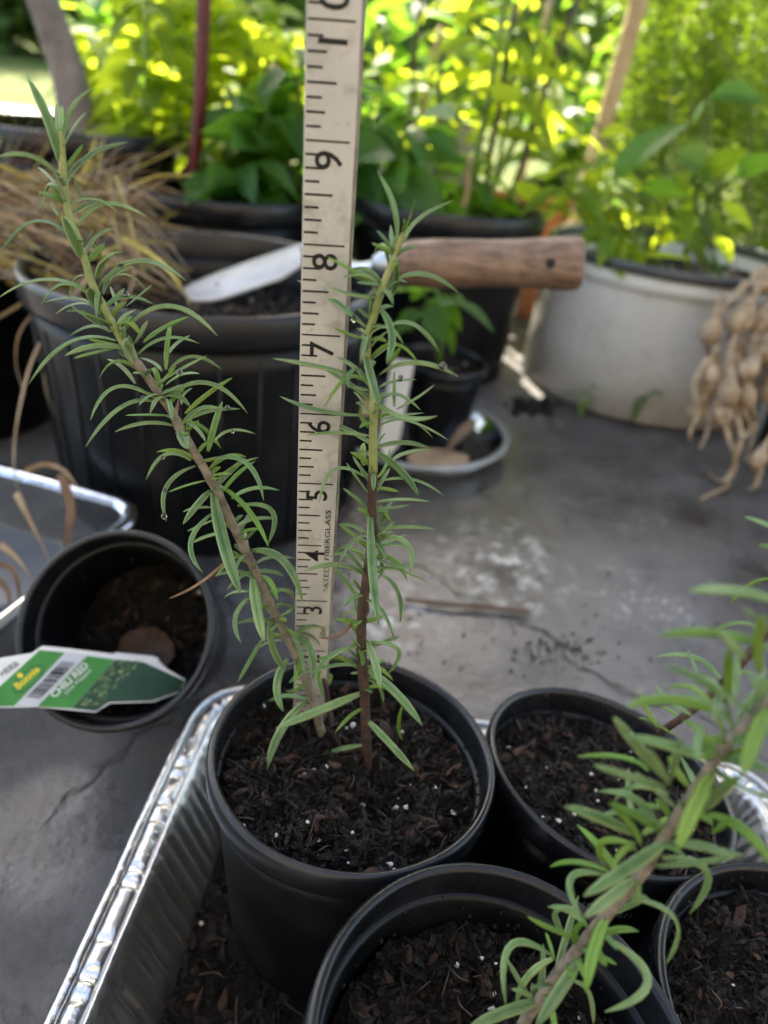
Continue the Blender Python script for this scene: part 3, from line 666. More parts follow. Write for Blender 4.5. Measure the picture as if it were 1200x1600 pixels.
for ch, dy in (('1', -.165), ('0', .165)):
    link('number', text_mesh('number', ch, .0104, M['ink'], .00010), tape, Mt @ Matrix.Translation((-H + TWD * .53, 10 * IN + dy * IN, zt * 1.6)) @ rot)
link('printed_words', text_mesh('printed_words', '60in', .0034, M['ink'], .00002), tape, Mt @ Matrix.Translation((-H + TWD * .83, 2.37 * IN, zt * 1.6)) @ rot)
tmesh = text_mesh('printed_words', 'PVC  COATED  FIBERGLASS', .00265, M['ink'], .00001)
xs = [q.co.x for q in tmesh.vertices]; sxx = 2.0 * IN / (max(xs) - min(xs))
link('printed_words', tmesh, tape, Mt @ Matrix.Translation((-H + TWD * .845, 3.60 * IN, zt * 1.6)) @ rot @ Matrix.Diagonal((sxx, 1, 1, 1)))
#@@ROSEMARY
# ------------------------------------------------------------------ rosemary
PROF = [(-1.0, -.24), (-.76, .26), (-.42, .42), (-.13, .22), (0, -.02), (.13, .22), (.42, .42), (.76, .26), (1.0, -.24), (.62, -.36), (.18, -.16), (-.18, -.16), (-.62, -.36)]
UNDER = {8, 9, 10, 11, 12}
def arc3(pts, n):
    b, m_, t = pts; lb, lt = (m_ - b).length, (t - m_).length; f = max(.36, min(.64, lb / max(1e-9, lb + lt)))
    c = (m_ - b * (1 - f) ** 2 - t * f * f) / (2 * f * (1 - f))
    return [b * (1 - s) ** 2 + c * 2 * s * (1 - s) + t * s * s for s in [i / (n - 1) for i in range(n)]]
def leaf_mesh(pts, wd, nrm, mats, n=12, tip=1.0):
    path = arc3(pts, n); k = len(PROF); vs, fs, mi = [], [], []; prev = None
    for i, p in enumerate(path):
        t = (path[min(i + 1, n - 1)] - path[max(i - 1, 0)]).normalized()
        s = i / (n - 1)
        nn = (nrm - t * nrm.dot(t))
        if nn.length < .15 and prev is not None: nn = prev - t * prev.dot(t)
        nn.normalize()
        if prev is not None and nn.dot(prev) < 0: nn = -nn
        if prev is not None: nn = (nn * .5 + prev * .5); nn = (nn - t * nn.dot(t)).normalized()
        prev = nn
        b = t.cross(nn)
        wf = (.42 + .58 * min(1, s / .28) ** .8) * (1 - .10 * s if s < .62 else .94 * max(0.05, 1 - ((s - .62) / .385) ** 2) ** .75)
        for (x, y) in PROF: vs.append(p + b * (x * wd * .5 * wf) + nn * (y * wd * .5 * (wf * .6 + .4 * min(1, wf * 1.6)) * .8))
    for i in range(n - 1):
        for j in range(k):
            fs.append((i * k + j, i * k + (j + 1) % k, (i + 1) * k + (j + 1) % k, (i + 1) * k + j)); mi.append((1 if j in UNDER else (2 if j in (0, 7) else 0)) if len(mats) > 2 else (1 if j in UNDER else 0))
    fs += [tuple(range(k))[::-1], tuple((n - 1) * k + j for j in range(k))]; mi += [1, 0]
    me = bpy.data.meshes.new('leaf'); me.from_pydata(vs, [], fs)
    for q in mats: me.materials.append(q)
    me.polygons.foreach_set('material_index', mi); me.polygons.foreach_set('use_smooth', [True] * len(fs)); me.update(); return me

LEAFPATH = {}
def rosemary(label, stem, d_base, d_top, leaves, radii, mats, seed, wdef=11, base_extra=None, key=None, fill=46, young=.0, group='rosemary plants'):
    """stem: pixels base -> top; depth between the two ends runs straight in space. leaves: base, middle and tip of each blade"""
    rg = random.Random(seed)
    L = [0.0]
    for a, b in zip(stem, stem[1:]): L.append(L[-1] + math.hypot(b[0] - a[0], b[1] - a[1]))
    def dep(f): return 1 / ((1 - f) / d_base + f / d_top)
    P = [at_d(x, y, dep(l / L[-1])) for (x, y), l in zip(stem, L)]
    def depth_near(x, y):
        best = None
        for i, (a, b) in enumerate(zip(stem, stem[1:])):
            vx, vy = b[0] - a[0], b[1] - a[1]; t = max(0, min(1, ((x - a[0]) * vx + (y - a[1]) * vy) / (vx * vx + vy * vy)))
            d = math.hypot(a[0] + vx * t - x, a[1] + vy * t - y)
            if best is None or d < best[0]: best = (d, dep((L[i] + t * (L[i + 1] - L[i])) / L[-1]))
        return best[1]
    if base_extra is not None: P = [base_extra] + P
    root = empty('rosemary_plant', P[0], label, 'plant', group)
    n = len(P) * 7; path = spline(P, n)
    k0 = 0
    cuts = mats                                        # [(fraction, material)]
    for ci, (f1, mt) in enumerate(cuts):
        k1 = min(n - 1, int(f1 * (n - 1)))
        seg = path[k0:k1 + 1]; rr = []
        for i in range(k0, k1 + 1):
            s = i / (n - 1); node = 1 + .16 * max(0, math.sin(s * 55)) ** 6
            rr.append((radii[0] + (radii[1] - radii[0]) * s) * node * (1 + .07 * noise.noise(Vector((i * .9, seed, 0)))))
        if len(seg) > 1: MB().tube(seg, rr, 12).build('stem', mt, root)
        k0 = k1
    for lf in leaves:
        (bx, by), (mx, my), (tx, ty) = lf[0], lf[1], lf[2]
        opt = lf[3] if len(lf) > 3 else {}
        wd = opt.get('w', wdef); D = depth_near(bx, by) + opt.get('d', 0)
        vis = (math.hypot(mx - bx, my - by) + math.hypot(tx - mx, ty - my)) * D / FPX
        full = max(vis * 1.05, min(.021, vis * 1.6)); dz = math.sqrt(max(0, full * full - vis * vis))
        sg = -1 if (opt.get('front') or wd >= 17) else rg.choice((-1, 1, 1)); dz *= sg
        dz = max(-.012, min(.012, dz))
        jit = rg.uniform(-.002, .002)
        p = [at_d(bx, by, D + opt.get('bz', 0)), at_d(mx, my, D + dz * .5 + jit), at_d(tx, ty, D + dz)]
        view = (CAM - p[1]).normalized()
        nrm = (view * rg.uniform(.45, .8) + Vector((rg.uniform(-.35, .35), rg.uniform(-.2, .2), rg.uniform(.5, .95)))).normalized()
        if wd >= 16: nrm = (view * .9 + Vector((rg.uniform(-.2, .2), 0, .35))).normalized()
        kind = opt.get('k', 'leaf')
        mt = {'leaf': [M['leaf'], M['leaf_under'], M['leaf_edge']], 'y': [M['leaf_young'], M['leaf_young']], 'u': [M['leaf_under'], M['leaf_under']], 'dry': [M['leaf_dry'], M['leaf_dry']]}[kind]
        if kind == 'leaf' and rg.random() < young: mt = [M['leaf_young'], M['leaf_young']]
        elif kind == 'leaf' and rg.random() < .4: mt = [M['leaf_light'], M['leaf_under'], M['leaf_edge']]
        wd3 = wd * D / FPX * (.76 if wd < 17 else .76)
        if key: LEAFPATH.setdefault(key, []).append(arc3(p, 12))
        o = link('leaf', leaf_mesh(p, wd3, nrm, mt), root)
        if kind == 'dry': tag(o, 'shrivelled brown leaf')
    # small leaf tufts in the axils
    for i in range(int(len(leaves) * .55)):
        s = rg.uniform(.12, .97); q = path[int(s * (n - 1))]; a = rg.uniform(0, 6.28)
        out = Vector((math.cos(a), math.sin(a) * .9, rg.uniform(.1, 1.0))).normalized()
        ln = rg.uniform(.004, .009); st = q + out * radii[1]
        p = [st, st + out * ln * .5 + Vector((0, 0, .0006)), st + out * ln + Vector((0, 0, rg.uniform(-.001, .002)))]
        link('leaf', leaf_mesh(p, rg.uniform(.0014, .0022), Vector((rg.uniform(-.4, .4), -.4, 1)).normalized(), [M['leaf_young'], M['leaf_under']] if rg.random() < .6 else [M['leaf'], M['leaf_under']], n=7), root)
    for i in range(fill):
        s = rg.uniform(.10, .93); q = path[int(s * (n - 1))]; a = rg.uniform(0, 6.28)
        out = Vector((math.cos(a), math.sin(a), rg.uniform(-.1, .55))).normalized(); ln = rg.uniform(.010, .020); st = q + out * radii[1] * .6
        cv = rg.uniform(-.25, .3) * ln
        p = [st, st + out * ln * .5 + Vector((0, 0, .12 * ln + cv * .3)), st + out * ln - Vector((0, 0, cv))]
        link('leaf', leaf_mesh(p, rg.uniform(.0013, .0020), Vector((rg.uniform(-.4, .4), -.4, 1)).normalized(), [M['leaf_young'], M['leaf_young']] if rg.random() < .35 else [M['leaf'], M['leaf_under'], M['leaf_edge']], n=9), root)
    return root, P

y, u_, dry = {'k': 'y'}, {'k': 'u'}, {'k': 'dry', 'w': 8}
def W(w, **k): d = {'w': w}; d.update(k); return d
LEFT_STEM = [(506, 1160), (487, 1088), (471, 1045), (452, 1000), (431, 960), (409, 915), (388, 869), (372, 837), (356, 803), (340, 770), (324, 740), (305, 709), (289, 681), (280, 668), (267, 641), (248, 615), (224, 580), (205, 556), (192, 535), (173, 500), (157, 471), (143, 441), (133, 407), (120, 370), (108, 335), (103, 305), (99, 270), (97, 235), (95, 205)]
LEFT = [
((96, 260), (77, 192), (43, 121), W(20)), ((98, 228), (107, 178), (145, 138)), ((100, 230), (112, 205), (136, 174), W(14)), ((93, 208), (89, 184), (90, 161), y), ((96, 205), (96, 182), (97, 165), y),
((93, 275), (55, 246), (-8, 247), W(12)), ((88, 288), (73, 272), (59, 261), W(8)), ((104, 280), (130, 250), (200, 222), W(12)), ((101, 307), (113, 279), (130, 316), W(12)), ((97, 318), (76, 289), (65, 337), W(14)),
((92, 338), (85, 325), (80, 314), W(8, k='y')), ((131, 407), (115, 372), (98, 338), W(22)), ((103, 362), (57, 345), (2, 394), W(10)), ((122, 352), (160, 319), (229, 339), W(12)), ((134, 397), (150, 370), (182, 356), W(9)),
((141, 380), (150, 386), (160, 410), W(14, k='y', d=.004)), ((151, 436), (157, 417), (177, 399), W(13)), ((156, 445), (200, 411), (291, 439), W(13)), ((161, 460), (173, 433), (204, 420), W(9)), ((133, 451), (62, 437), (-4, 467), W(11)),
((132, 430), (116, 439), (108, 468), W(10)), ((144, 476), (109, 465), (69, 472), W(9)), ((139, 475), (112, 476), (87, 491), W(8)), ((160, 508), (133, 489), (104, 487), W(7)), ((173, 519), (144, 509), (108, 525), W(10)),
((181, 532), (123, 529), (45, 600), W(12)), ((195, 545), (152, 540), (101, 556), W(13)), ((184, 543), (147, 551), (115, 560), W(9, k='y')), ((161, 492), (147, 468), (140, 450), W(22)), ((164, 476), (200, 463), (241, 476), W(10)),
((197, 479), (216, 463), (239, 444), W(8)), ((185, 487), (179, 465), (172, 447), W(7)), ((189, 519), (192, 495), (212, 484), W(10)), ((197, 513), (248, 479), (340, 525), W(12)), ((224, 535), (253, 513), (295, 495), W(11, k='y')),
((259, 577), (261, 540), (267, 503), W(12, k='y')), ((211, 537), (219, 521), (231, 501), W(14, k='u')), ((216, 553), (253, 529), (312, 537), W(9)), ((264, 553), (275, 537), (297, 524), W(9)), ((215, 572), (203, 551), (200, 530), W(24, k='u')),
((253, 580), (235, 564), (219, 559), W(8)), ((263, 580), (296, 557), (348, 579), W(9)), ((259, 601), (277, 588), (312, 584), W(10)), ((264, 617), (312, 597), (387, 646), W(12)), ((211, 599), (195, 577), (167, 561), W(11, k='u')),
((243, 623), (187, 603), (141, 657), W(11)), ((245, 628), (205, 628), (133, 699), W(11)), ((264, 649), (227, 648), (196, 649), W(7, k='y')), ((272, 665), (237, 660), (179, 675), W(10)), ((274, 650), (276, 640), (279, 624), W(8, k='dry')),
((289, 646), (321, 618), (363, 590), W(11, k='y')), ((284, 632), (287, 616), (301, 606), W(7)), ((285, 661), (317, 645), (375, 639), W(10)), ((325, 705), (335, 665), (347, 628), W(15, k='y')), ((293, 660), (312, 665), (345, 700), W(14, k='y', d=.004)),
((291, 660), (310, 672), (322, 691), W(8)), ((334, 691), (354, 674), (399, 678), W(8)), ((279, 670), (286, 686), (296, 700), W(21, k='u')), ((298, 719), (261, 709), (228, 750), W(11)), ((305, 728), (262, 757), (260, 815), W(10)),
((321, 751), (293, 758), (263, 769), W(8, k='y')), ((324, 721), (372, 716), (412, 782), W(12)), ((335, 763), (359, 737), (384, 716), W(12)), ((338, 749), (368, 728), (404, 715), W(9, k='y')), ((331, 765), (312, 784), (286, 819), W(14)),
((333, 793), (308, 793), (286, 800), W(9)), ((335, 800), (298, 848), (317, 895), W(11)), ((342, 758), (378, 785), (420, 855), W(13, k='y', d=.005)), ((362, 779), (387, 765), (436, 766), W(9)), ((371, 790), (424, 797), (417, 853), W(12)),
((366, 826), (391, 812), (433, 810), W(12)), ((333, 768), (350, 850), (376, 927), W(26)), ((337, 811), (315, 820), (292, 830), W(9)), ((344, 834), (322, 838), (300, 848), W(11)), ((360, 868), (318, 907), (264, 935), dry),
((393, 860), (431, 867), (473, 941), W(17)), ((401, 880), (420, 871), (461, 872), W(8)), ((397, 893), (420, 892), (444, 901), W(10)), ((395, 899), (401, 949), (413, 1003), W(22)), ((389, 924), (369, 924), (351, 935), W(9)),
((393, 931), (369, 960), (377, 1005), W(10)), ((420, 923), (455, 926), (458, 965), W(10)), ((433, 944), (456, 950), (431, 965), W(7, k='y')), ((424, 963), (425, 1008), (447, 1048), W(16)), ((409, 1000), (393, 1027), (371, 1067), W(10)),
((441, 1000), (420, 1003), (404, 1013), W(6)), ((450, 1030), (433, 1068), (443, 1112), W(17)), ((457, 989), (481, 1008), (489, 1061), W(16)), ((460, 987), (494, 998), (496, 1027), W(8)), ((484, 1045), (468, 1053), (452, 1067), W(10)),
((486, 1060), (468, 1075), (447, 1080), W(8, k='y')), ((481, 1093), (447, 1087), (419, 1096), W(10)), ((479, 1095), (443, 1135), (417, 1203), W(18)), ((408, 900), (424, 912), (434, 938), W(12, k='y', d=.004)), ((452, 985), (470, 1020), (476, 1052), W(9)),
]
RIGHT_STEM = [(574, 1196), (571, 1130), (568, 1059), (565, 1022), (565, 977), (569, 931), (575, 893), (581, 847), (584, 833), (581, 796), (583, 737), (583, 689), (584, 647), (583, 607), (575, 567), (573, 533), (583, 498), (593, 463), (604, 431), (617, 403), (624, 380), (631, 365)]
RIGHT = [
((619, 383), (616, 325), (589, 267), W(11)), ((624, 378), (639, 343), (649, 311), W(9, k='y')), ((631, 378), (655, 341), (707, 314), W(10)), ((616, 389), (612, 370), (611, 351), W(11, k='u')), ((629, 362), (631, 350), (632, 341), W(6, k='y')),
((618, 407), (619, 437), (611, 466), W(16)), ((595, 439), (556, 421), (513, 458), W(11)), ((572, 511), (532, 477), (465, 438), W(13)), ((623, 434), (668, 429), (717, 458), W(13)), ((592, 479), (610, 510), (604, 566), W(16)),
((612, 507), (647, 507), (687, 551), W(14)), ((577, 498), (578, 480), (580, 461), W(9, k='y')), ((580, 543), (590, 530), (606, 517), W(8)), ((577, 538), (570, 522), (557, 513), W(7)), ((604, 567), (617, 554), (627, 541), W(14, k='y')),
((575, 596), (532, 581), (427, 560), W(13)), ((593, 585), (633, 567), (717, 589), W(14)), ((565, 577), (548, 582), (544, 606), W(9)), ((577, 609), (564, 607), (545, 605), W(9)), ((572, 556), (580, 588), (593, 637), W(19)),
((593, 605), (617, 595), (651, 593), W(7)), ((616, 635), (616, 607), (616, 579), W(8, k='y')), ((620, 639), (649, 623), (679, 601), W(8, k='u')), ((596, 620), (625, 617), (657, 641), W(10)), ((596, 632), (631, 652), (683, 650), W(13)),
((593, 657), (615, 651), (663, 645), W(7)), ((593, 665), (633, 655), (676, 684), W(9)), ((623, 655), (660, 665), (701, 688), W(8)), ((564, 649), (500, 641), (437, 619), W(10)), ((572, 641), (565, 625), (551, 612), W(6)),
((575, 647), (565, 632), (556, 629), W(9, k='u')), ((583, 696), (548, 673), (508, 659), W(13)), ((577, 681), (540, 676), (477, 680), W(9)), ((585, 700), (625, 691), (672, 701), W(13)), ((613, 719), (633, 708), (672, 702), W(9)),
((585, 705), (623, 732), (655, 776), W(16)), ((591, 697), (593, 687), (603, 676), W(7)), ((584, 711), (572, 707), (559, 705), W(8)), ((569, 727), (567, 711), (569, 692), W(15, k='y', d=.004)), ((572, 740), (561, 727), (551, 712), W(9, k='u')),
((572, 740), (580, 757), (587, 775), W(11, k='u')), ((577, 772), (559, 748), (541, 723), W(7)), ((569, 744), (521, 734), (499, 785), W(10)), ((591, 752), (640, 748), (693, 775), W(8)), ((588, 748), (603, 727), (609, 700), W(8, k='y')),
((589, 784), (628, 780), (671, 784), W(8)), ((585, 793), (612, 793), (640, 788), W(8)), ((576, 795), (556, 777), (536, 763), W(9)), ((594, 790), (604, 805), (612, 817), W(13, k='y', d=.003)), ((579, 800), (581, 877), (592, 977), W(19)),
((572, 835), (551, 821), (528, 820), W(11)), ((572, 856), (551, 835), (530, 820), W(9, k='y')), ((569, 830), (560, 840), (548, 849), W(8)), ((574, 865), (553, 857), (531, 856), W(10)), ((572, 900), (537, 883), (474, 893), W(13)),
((588, 837), (602, 826), (617, 814), W(12)), ((588, 842), (600, 833), (615, 830), W(9)), ((588, 854), (611, 844), (636, 835), W(7)), ((596, 838), (636, 850), (641, 898), W(12)), ((590, 872), (611, 872), (637, 885), W(9)),
((594, 893), (614, 889), (668, 910), W(8)), ((597, 898), (618, 917), (625, 973), W(11)), ((560, 959), (548, 954), (534, 963), W(9)), ((551, 971), (532, 991), (498, 997), W(7, k='dry')), ((573, 1000), (586, 1035), (594, 1074), W(17)),
((578, 1003), (622, 1014), (602, 1056), W(11)), ((572, 1045), (609, 1073), (660, 1134), W(19)), ((572, 1123), (604, 1156), (647, 1204), W(15)), ((567, 1164), (516, 1175), (458, 1203), W(14)), ((628, 1105), (623, 1136), (629, 1158), W(9, k='y')),
((575, 1062), (592, 1073), (599, 1099), W(8)), ((567, 1082), (499, 1110), (431, 1138), W(19)), ((560, 1008), (501, 1042), (507, 1090), W(14)), ((566, 1050), (556, 1051), (548, 1052), W(6)), ((560, 1010), (566, 1025), (566, 1040), W(10, k='y')),
((590, 850), (597, 880), (590, 905), W(9)), ((570, 940), (577, 950), (574, 960), W(10, k='u')), ((560, 970), (556, 975), (558, 985), W(8, k='u')), ((572, 1058), (588, 1062), (583, 1078), W(6, k='y')),
]
bl = at_z(505, 1163, .1065); br = at_z(574, 1200, .1065)
dl = (at_d(506, 1160, 1) - CAM); 
def depth_of(p): return (p - CAM).dot(FW)
_, PL = rosemary('rosemary stem leaning far to the left out of the central pot', LEFT_STEM, depth_of(bl), .200, LEFT, (.0019, .0009), [(.40, M['stem_grey']), (.62, M['stem_grey']), (1.0, M['stem_green'])], 1, base_extra=bl - Vector((0, 0, .006)), key='l')
_, PRt = rosemary('upright rosemary stem just right of the measuring tape', RIGHT_STEM, depth_of(br), .192, RIGHT, (.0021, .0008), [(.50, M['stem_dark']), (1.0, M['stem_green'])], 2, base_extra=br - Vector((0, 0, .006)), key='r')
# thin third stem close behind the tape
tp = [at_d(519, 1158, depth_of(bl) + .004), at_d(516, 1120, depth_of(bl) + .004), at_d(511, 1085, depth_of(bl) - .002), at_d(505, 1060, depth_of(bl) - .008)]
r3 = empty('rosemary_shoot', tp[0], 'short thin rosemary shoot at the foot of the measuring tape', 'plant', 'rosemary plants')
MB().tube(spline(tp, 14), [.0014 - .0004 * i / 13 for i in range(14)], 10).build('stem', M['stem_dark'], r3)
for q in (((508, 1070), (514, 1062), (516, 1052)), ((505, 1060), (500, 1050), (497, 1042))):
    pp = [at_d(x, yy, depth_of(bl) - .004) for x, yy in q]; link('leaf', leaf_mesh(pp, .0026, Vector((0, -.5, 1)).normalized(), [M['leaf_young'], M['leaf_under']]), r3)

FRONT_STEM = [(800, 1640), (820, 1597), (863, 1533), (907, 1477), (953, 1423), (997, 1373), (1041, 1301), (1070, 1258), (1101, 1213), (1132, 1168), (1166, 1134), (1200, 1097), (1250, 1040)]
FRONT = [
((863, 1493), (798, 1478), (791, 1573), W(15)), ((863, 1498), (830, 1520), (807, 1570), W(16)), ((843, 1563), (793, 1580), (735, 1603), W(24)), ((907, 1497), (880, 1540), (837, 1604), W(26)), ((950, 1428), (927, 1487), (915, 1550), W(26)),
((993, 1373), (953, 1403), (913, 1433), W(24)), ((1047, 1310), (980, 1357), (912, 1400), W(27)), ((950, 1368), (891, 1375), (911, 1437), W(14)), ((950, 1362), (907, 1347), (858, 1355), W(14, k='y')), ((893, 1418), (868, 1424), (887, 1470), W(15)),
((993, 1320), (941, 1315), (950, 1362), W(16)), ((993, 1327), (973, 1330), (958, 1355), W(13, k='y')), ((983, 1403), (1056, 1437), (1038, 1510), W(15)), ((1033, 1340), (1105, 1362), (1077, 1428), W(16)), ((947, 1465), (1012, 1528), (945, 1581), W(17)),
((897, 1533), (922, 1555), (927, 1602), W(14)), ((930, 1492), (948, 1498), (964, 1507), W(12)), ((867, 1500), (860, 1477), (853, 1457), W(8, k='y')), ((863, 1537), (847, 1540), (830, 1542), W(10)), ((900, 1480), (898, 1458), (917, 1440), W(13)),
((1002, 1321), (985, 1287), (953, 1255), W(17, k='y')), ((1033, 1298), (996, 1275), (953, 1254), W(17)), ((993, 1304), (939, 1278), (883, 1260), W(22)), ((1044, 1241), (1002, 1227), (959, 1253), W(15)), ((1041, 1230), (985, 1213), (928, 1195), W(17)),
((1013, 1204), (982, 1185), (901, 1182), W(15, k='y')), ((1036, 1213), (996, 1165), (959, 1121), W(24)), ((1109, 1187), (1047, 1165), (979, 1149), W(22)), ((1125, 1114), (1058, 1094), (980, 1104), W(22)), ((1047, 1227), (1030, 1196), (1013, 1170), W(17)),
((1047, 1219), (1055, 1187), (1064, 1153), W(17)), ((990, 1275), (983, 1240), (982, 1200), W(14)), ((1115, 1204), (1087, 1258), (1058, 1329), W(32)), ((1202, 1105), (1177, 1162), (1160, 1213), W(32)), ((1095, 1270), (1126, 1236), (1157, 1213), W(24)),
((1106, 1272), (1166, 1300), (1205, 1352), W(22)), ((1072, 1315), (1104, 1323), (1149, 1339), W(19)), ((1004, 1304), (1030, 1287), (1064, 1270), W(16)), ((1030, 1264), (1013, 1258), (999, 1272), W(14, k='y')), ((1087, 1230), (1075, 1202), (1064, 1182), W(14, d=.02)),
((1138, 1095), (1138, 1055), (1140, 1012), W(19, k='y')), ((1148, 1090), (1151, 1055), (1152, 1018), W(15)), ((1135, 1098), (1092, 1061), (1037, 1039), W(17)), ((1129, 1069), (1101, 1035), (1023, 1027), W(12, d=.045)), ((1202, 1012), (1126, 990), (1029, 994), W(20)),
((1166, 1027), (1143, 1004), (1122, 985), W(21)), ((1186, 981), (1149, 973), (1115, 984), W(12, d=.045)), ((1220, 940), (1143, 922), (1078, 923), W(22)), ((1211, 905), (1177, 910), (1140, 945), W(10, d=.045)), ((1215, 828), (1186, 814), (1163, 807), W(14, d=.02)),
((1215, 858), (1198, 853), (1186, 851), W(12, d=.02)), ((1200, 984), (1180, 964), (1160, 950), W(16)), ((1092, 1058), (1083, 1035), (1075, 1015), W(8, d=.03)), ((1081, 1117), (1053, 1100), (1026, 1072), W(12, d=.03)), ((1030, 1137), (1010, 1106), (999, 1080), W(15, d=.04)),
((1064, 1123), (1050, 1112), (1034, 1105), W(8, k='y', d=.05)), ((1055, 1150), (1020, 1128), (998, 1122), W(8, k='y', d=.05)), ((1110, 1300), (1128, 1290), (1145, 1275), W(12, k='y')), ((1120, 1290), (1140, 1284), (1162, 1283), W(10)), ((1150, 1130), (1175, 1090), (1204, 1060), W(14)),
((1140, 1160), (1170, 1150), (1204, 1140), W(18)), ((1120, 1180), (1160, 1190), (1204, 1205), W(18)), ((1165, 1085), (1170, 1110), (1166, 1140), W(14, d=.04)), ((1130, 1075), (1120, 1100), (1118, 1125), W(16)), ((1190, 1050), (1185, 1000), (1195, 960), W(22)),
((1100, 1130), (1090, 1160), (1092, 1190), W(16)), ((1075, 1200), (1085, 1215), (1083, 1235), W(14, d=.03)), ((1180, 1060), (1165, 1050), (1140, 1052), W(10, d=.03, k='y')),
]
_, PF = rosemary('rosemary branch leaning across the lower right corner, close to the camera', FRONT_STEM, .205, .146, FRONT, (.0016, .0011), [(1.0, M['stem_grey'])], 3, wdef=15, base_extra=MX_FRONT @ Vector((-.006, -.012, -.028)), fill=24, young=.28)
# thinner brown side branch behind it
tw = [at_d(1030, 1145, .215), at_d(1065, 1122, .205), at_d(1100, 1095, .20), at_d(1135, 1062, .195), at_d(1166, 1028, .19), at_d(1230, 950, .185)]
MB().tube(spline(tw, 30), [.0011] * 30, 8).build('side_branch', M['stem_dark'], _)

# drops of water left on the leaves
def drop(c, s, label):
    prof = [(math.sin(a) * s * (1 if a < 1.6 else .92), -math.cos(a) * s * 1.05) for a in [math.pi * i / 12 for i in range(13)]]
    prof[0] = (1e-6, prof[0][1]); prof[-1] = (1e-6, prof[-1][1])
    return tag(MB().lathe(prof, Matrix.Translation(c), 16).build('water_drop', M['water']), label, 'water drop', 'water drops on the rosemary')
def hang(path, f, s, under, label):
    p = path[int(f * (len(path) - 1))]; return drop(p + Vector((0, -.0004, -s * .55 if under else s * .75)), s, label)
ORD = ('topmost', 'second', 'third', 'fourth', 'fifth', 'sixth', 'seventh', 'eighth', 'lowest')
for key, where, lst in (('l', 'left-leaning rosemary stem', ((59, .92, .0010, 1), (59, .62, .0008, 1), (17, .35, .0009, 0), (29, .5, .0010, 0), (56, .55, .0007, 1), (52, .85, .0009, 0), (58, .6, .0007, 1), (46, .2, .0009, 0), (42, .5, .0011, 0))), ('r', 'upright rosemary stem', ((16, .88, .0012, 0), (20, .7, .0010, 0), (7, .2, .0010, 1), (13, .5, .0010, 1), (30, .8, .0007, 0)))):
    lst = sorted(lst, key=lambda t: -LEAFPATH[key][t[0]][int(t[1] * 11)].z)
    for k, (i, f, s, un) in enumerate(lst):
        hang(LEAFPATH[key][i], f, s, un, 'clear water drop on the ' + where + ', ' + ('lowest of all' if k == len(lst) - 1 else ORD[k] + (' from the top' if k else ' of all')))
#@@BACKGROUND
# ------------------------------------------------------------------ black pot tipped on its foot, with the chilli tag
LIE_N = Vector((-.02, -.712, .701)).normalized(); LIE_C = CAM + (Vector((-.1436, .3001, .0741)) - CAM) * .92; LR = .0522
_, MX_LIE = nursery_pot(LIE_C, LIE_N, LR, .090, 'black plastic pot tipped back on its edge beside the foil tray', seed=4.4, lip=.0048)
lo = MX_LIE.copy(); rg = random.Random(31)
soil(MX_LIE, LR - .011, .058, 'dry debris and crumbs left in the bottom of the tipped pot', 17, 420, 6, 26, 30, .0050, big=1.5)
dl_ = MB()
c0 = MX_LIE @ Vector((.002, -.010, -.050))
def leaf_plate(c, nx, ny, nz, a, b, mat, name, parent=None, label=None, cat=None, seed=0):
    mb = MB(); N = 14; vs = []
    X, Y_, Z = Vector(nx).normalized(), Vector(ny).normalized(), Vector(nz).normalized()
    for i in range(5):
        for j in range(N):
            t = 2 * math.pi * j / N; f = (i + 1) / 5; rr = f * (1 + .22 * noise.noise(Vector((math.cos(t) * 1.3, math.sin(t) * 1.3, seed))))
            vs.append(c + X * (a * rr * math.cos(t)) + Y_ * (b * rr * math.sin(t)) + Z * (.25 * b * math.sin(f * 2 + t * 1.5 + seed) * f))
    vs.append(c); top = len(vs) - 1
    fs = [(i * N + j, (i + 1) * N + j, (i + 1) * N + (j + 1) % N, i * N + (j + 1) % N) for i in range(4) for j in range(N)] + [(top, j, (j + 1) % N) for j in range(N)]
    k = len(vs); vs += [q - Z * .0006 for q in vs]; fs += [tuple(k + i for i in f)[::-1] for f in list(fs)]
    mb.add(vs, fs); o = mb.build(name, mat, parent)
    if label: tag(o, label, cat)
    return o
leaf_plate(c0, MX_LIE.col[0].xyz, MX_LIE.col[1].xyz, LIE_N, .017, .015, M['bark'], 'clay_flake', None, 'reddish brown flake lying on the debris inside the tipped pot', 'bark flake', 3)

# tag: outline in its own plane; long side roughly level, pushed into the pot on the right
def tag_pt(x, yy): 
    # the card runs back into the pot: depth grows to the right
    return at_d(x, yy, 1 / (2.985 - x / 300.0 * .401 + (yy - 1060) * .0012))
card = empty('plant_tag', tag_pt(140, 1100), 'green and white chilli pepper plant tag stuck in the tipped pot', 'plant tag')
TN2 = (tag_pt(200, 1060) - tag_pt(50, 1060)).cross(tag_pt(60, 1020) - tag_pt(60, 1100)).normalized()
if TN2.dot(CAM - tag_pt(100, 1060)) < 0: TN2 = -TN2
def card_poly(px, mat, lift, name, parent, thick=.0004):
    vs = [tag_pt(*q) + TN2 * lift for q in px]; n = len(vs)
    b = [q - TN2 * thick for q in vs]
    fs = [tuple(range(n)), tuple(range(2 * n - 1, n - 1, -1))] + [(i, n + i, n + (i + 1) % n, (i + 1) % n) for i in range(n)]
    return MB().add(vs + b, fs).build(name, mat, parent, smooth=False)
sheet_o = card_poly([(-30, 1106), (-30, 1062), (0, 1028), (50, 1020), (66, 1009), (100, 1012), (180, 1022), (248, 1028), (246, 1036), (290, 1062), (284, 1080), (240, 1097), (172, 1099), (150, 1113), (60, 1105)], M['tag_white'], 0, 'card', card)
card_poly([(-30, 1104.5), (-30, 1100), (62, 1016), (101, 1020), (22, 1103)], M['tag_green'], .0004, 'green_panel', card, .0002)
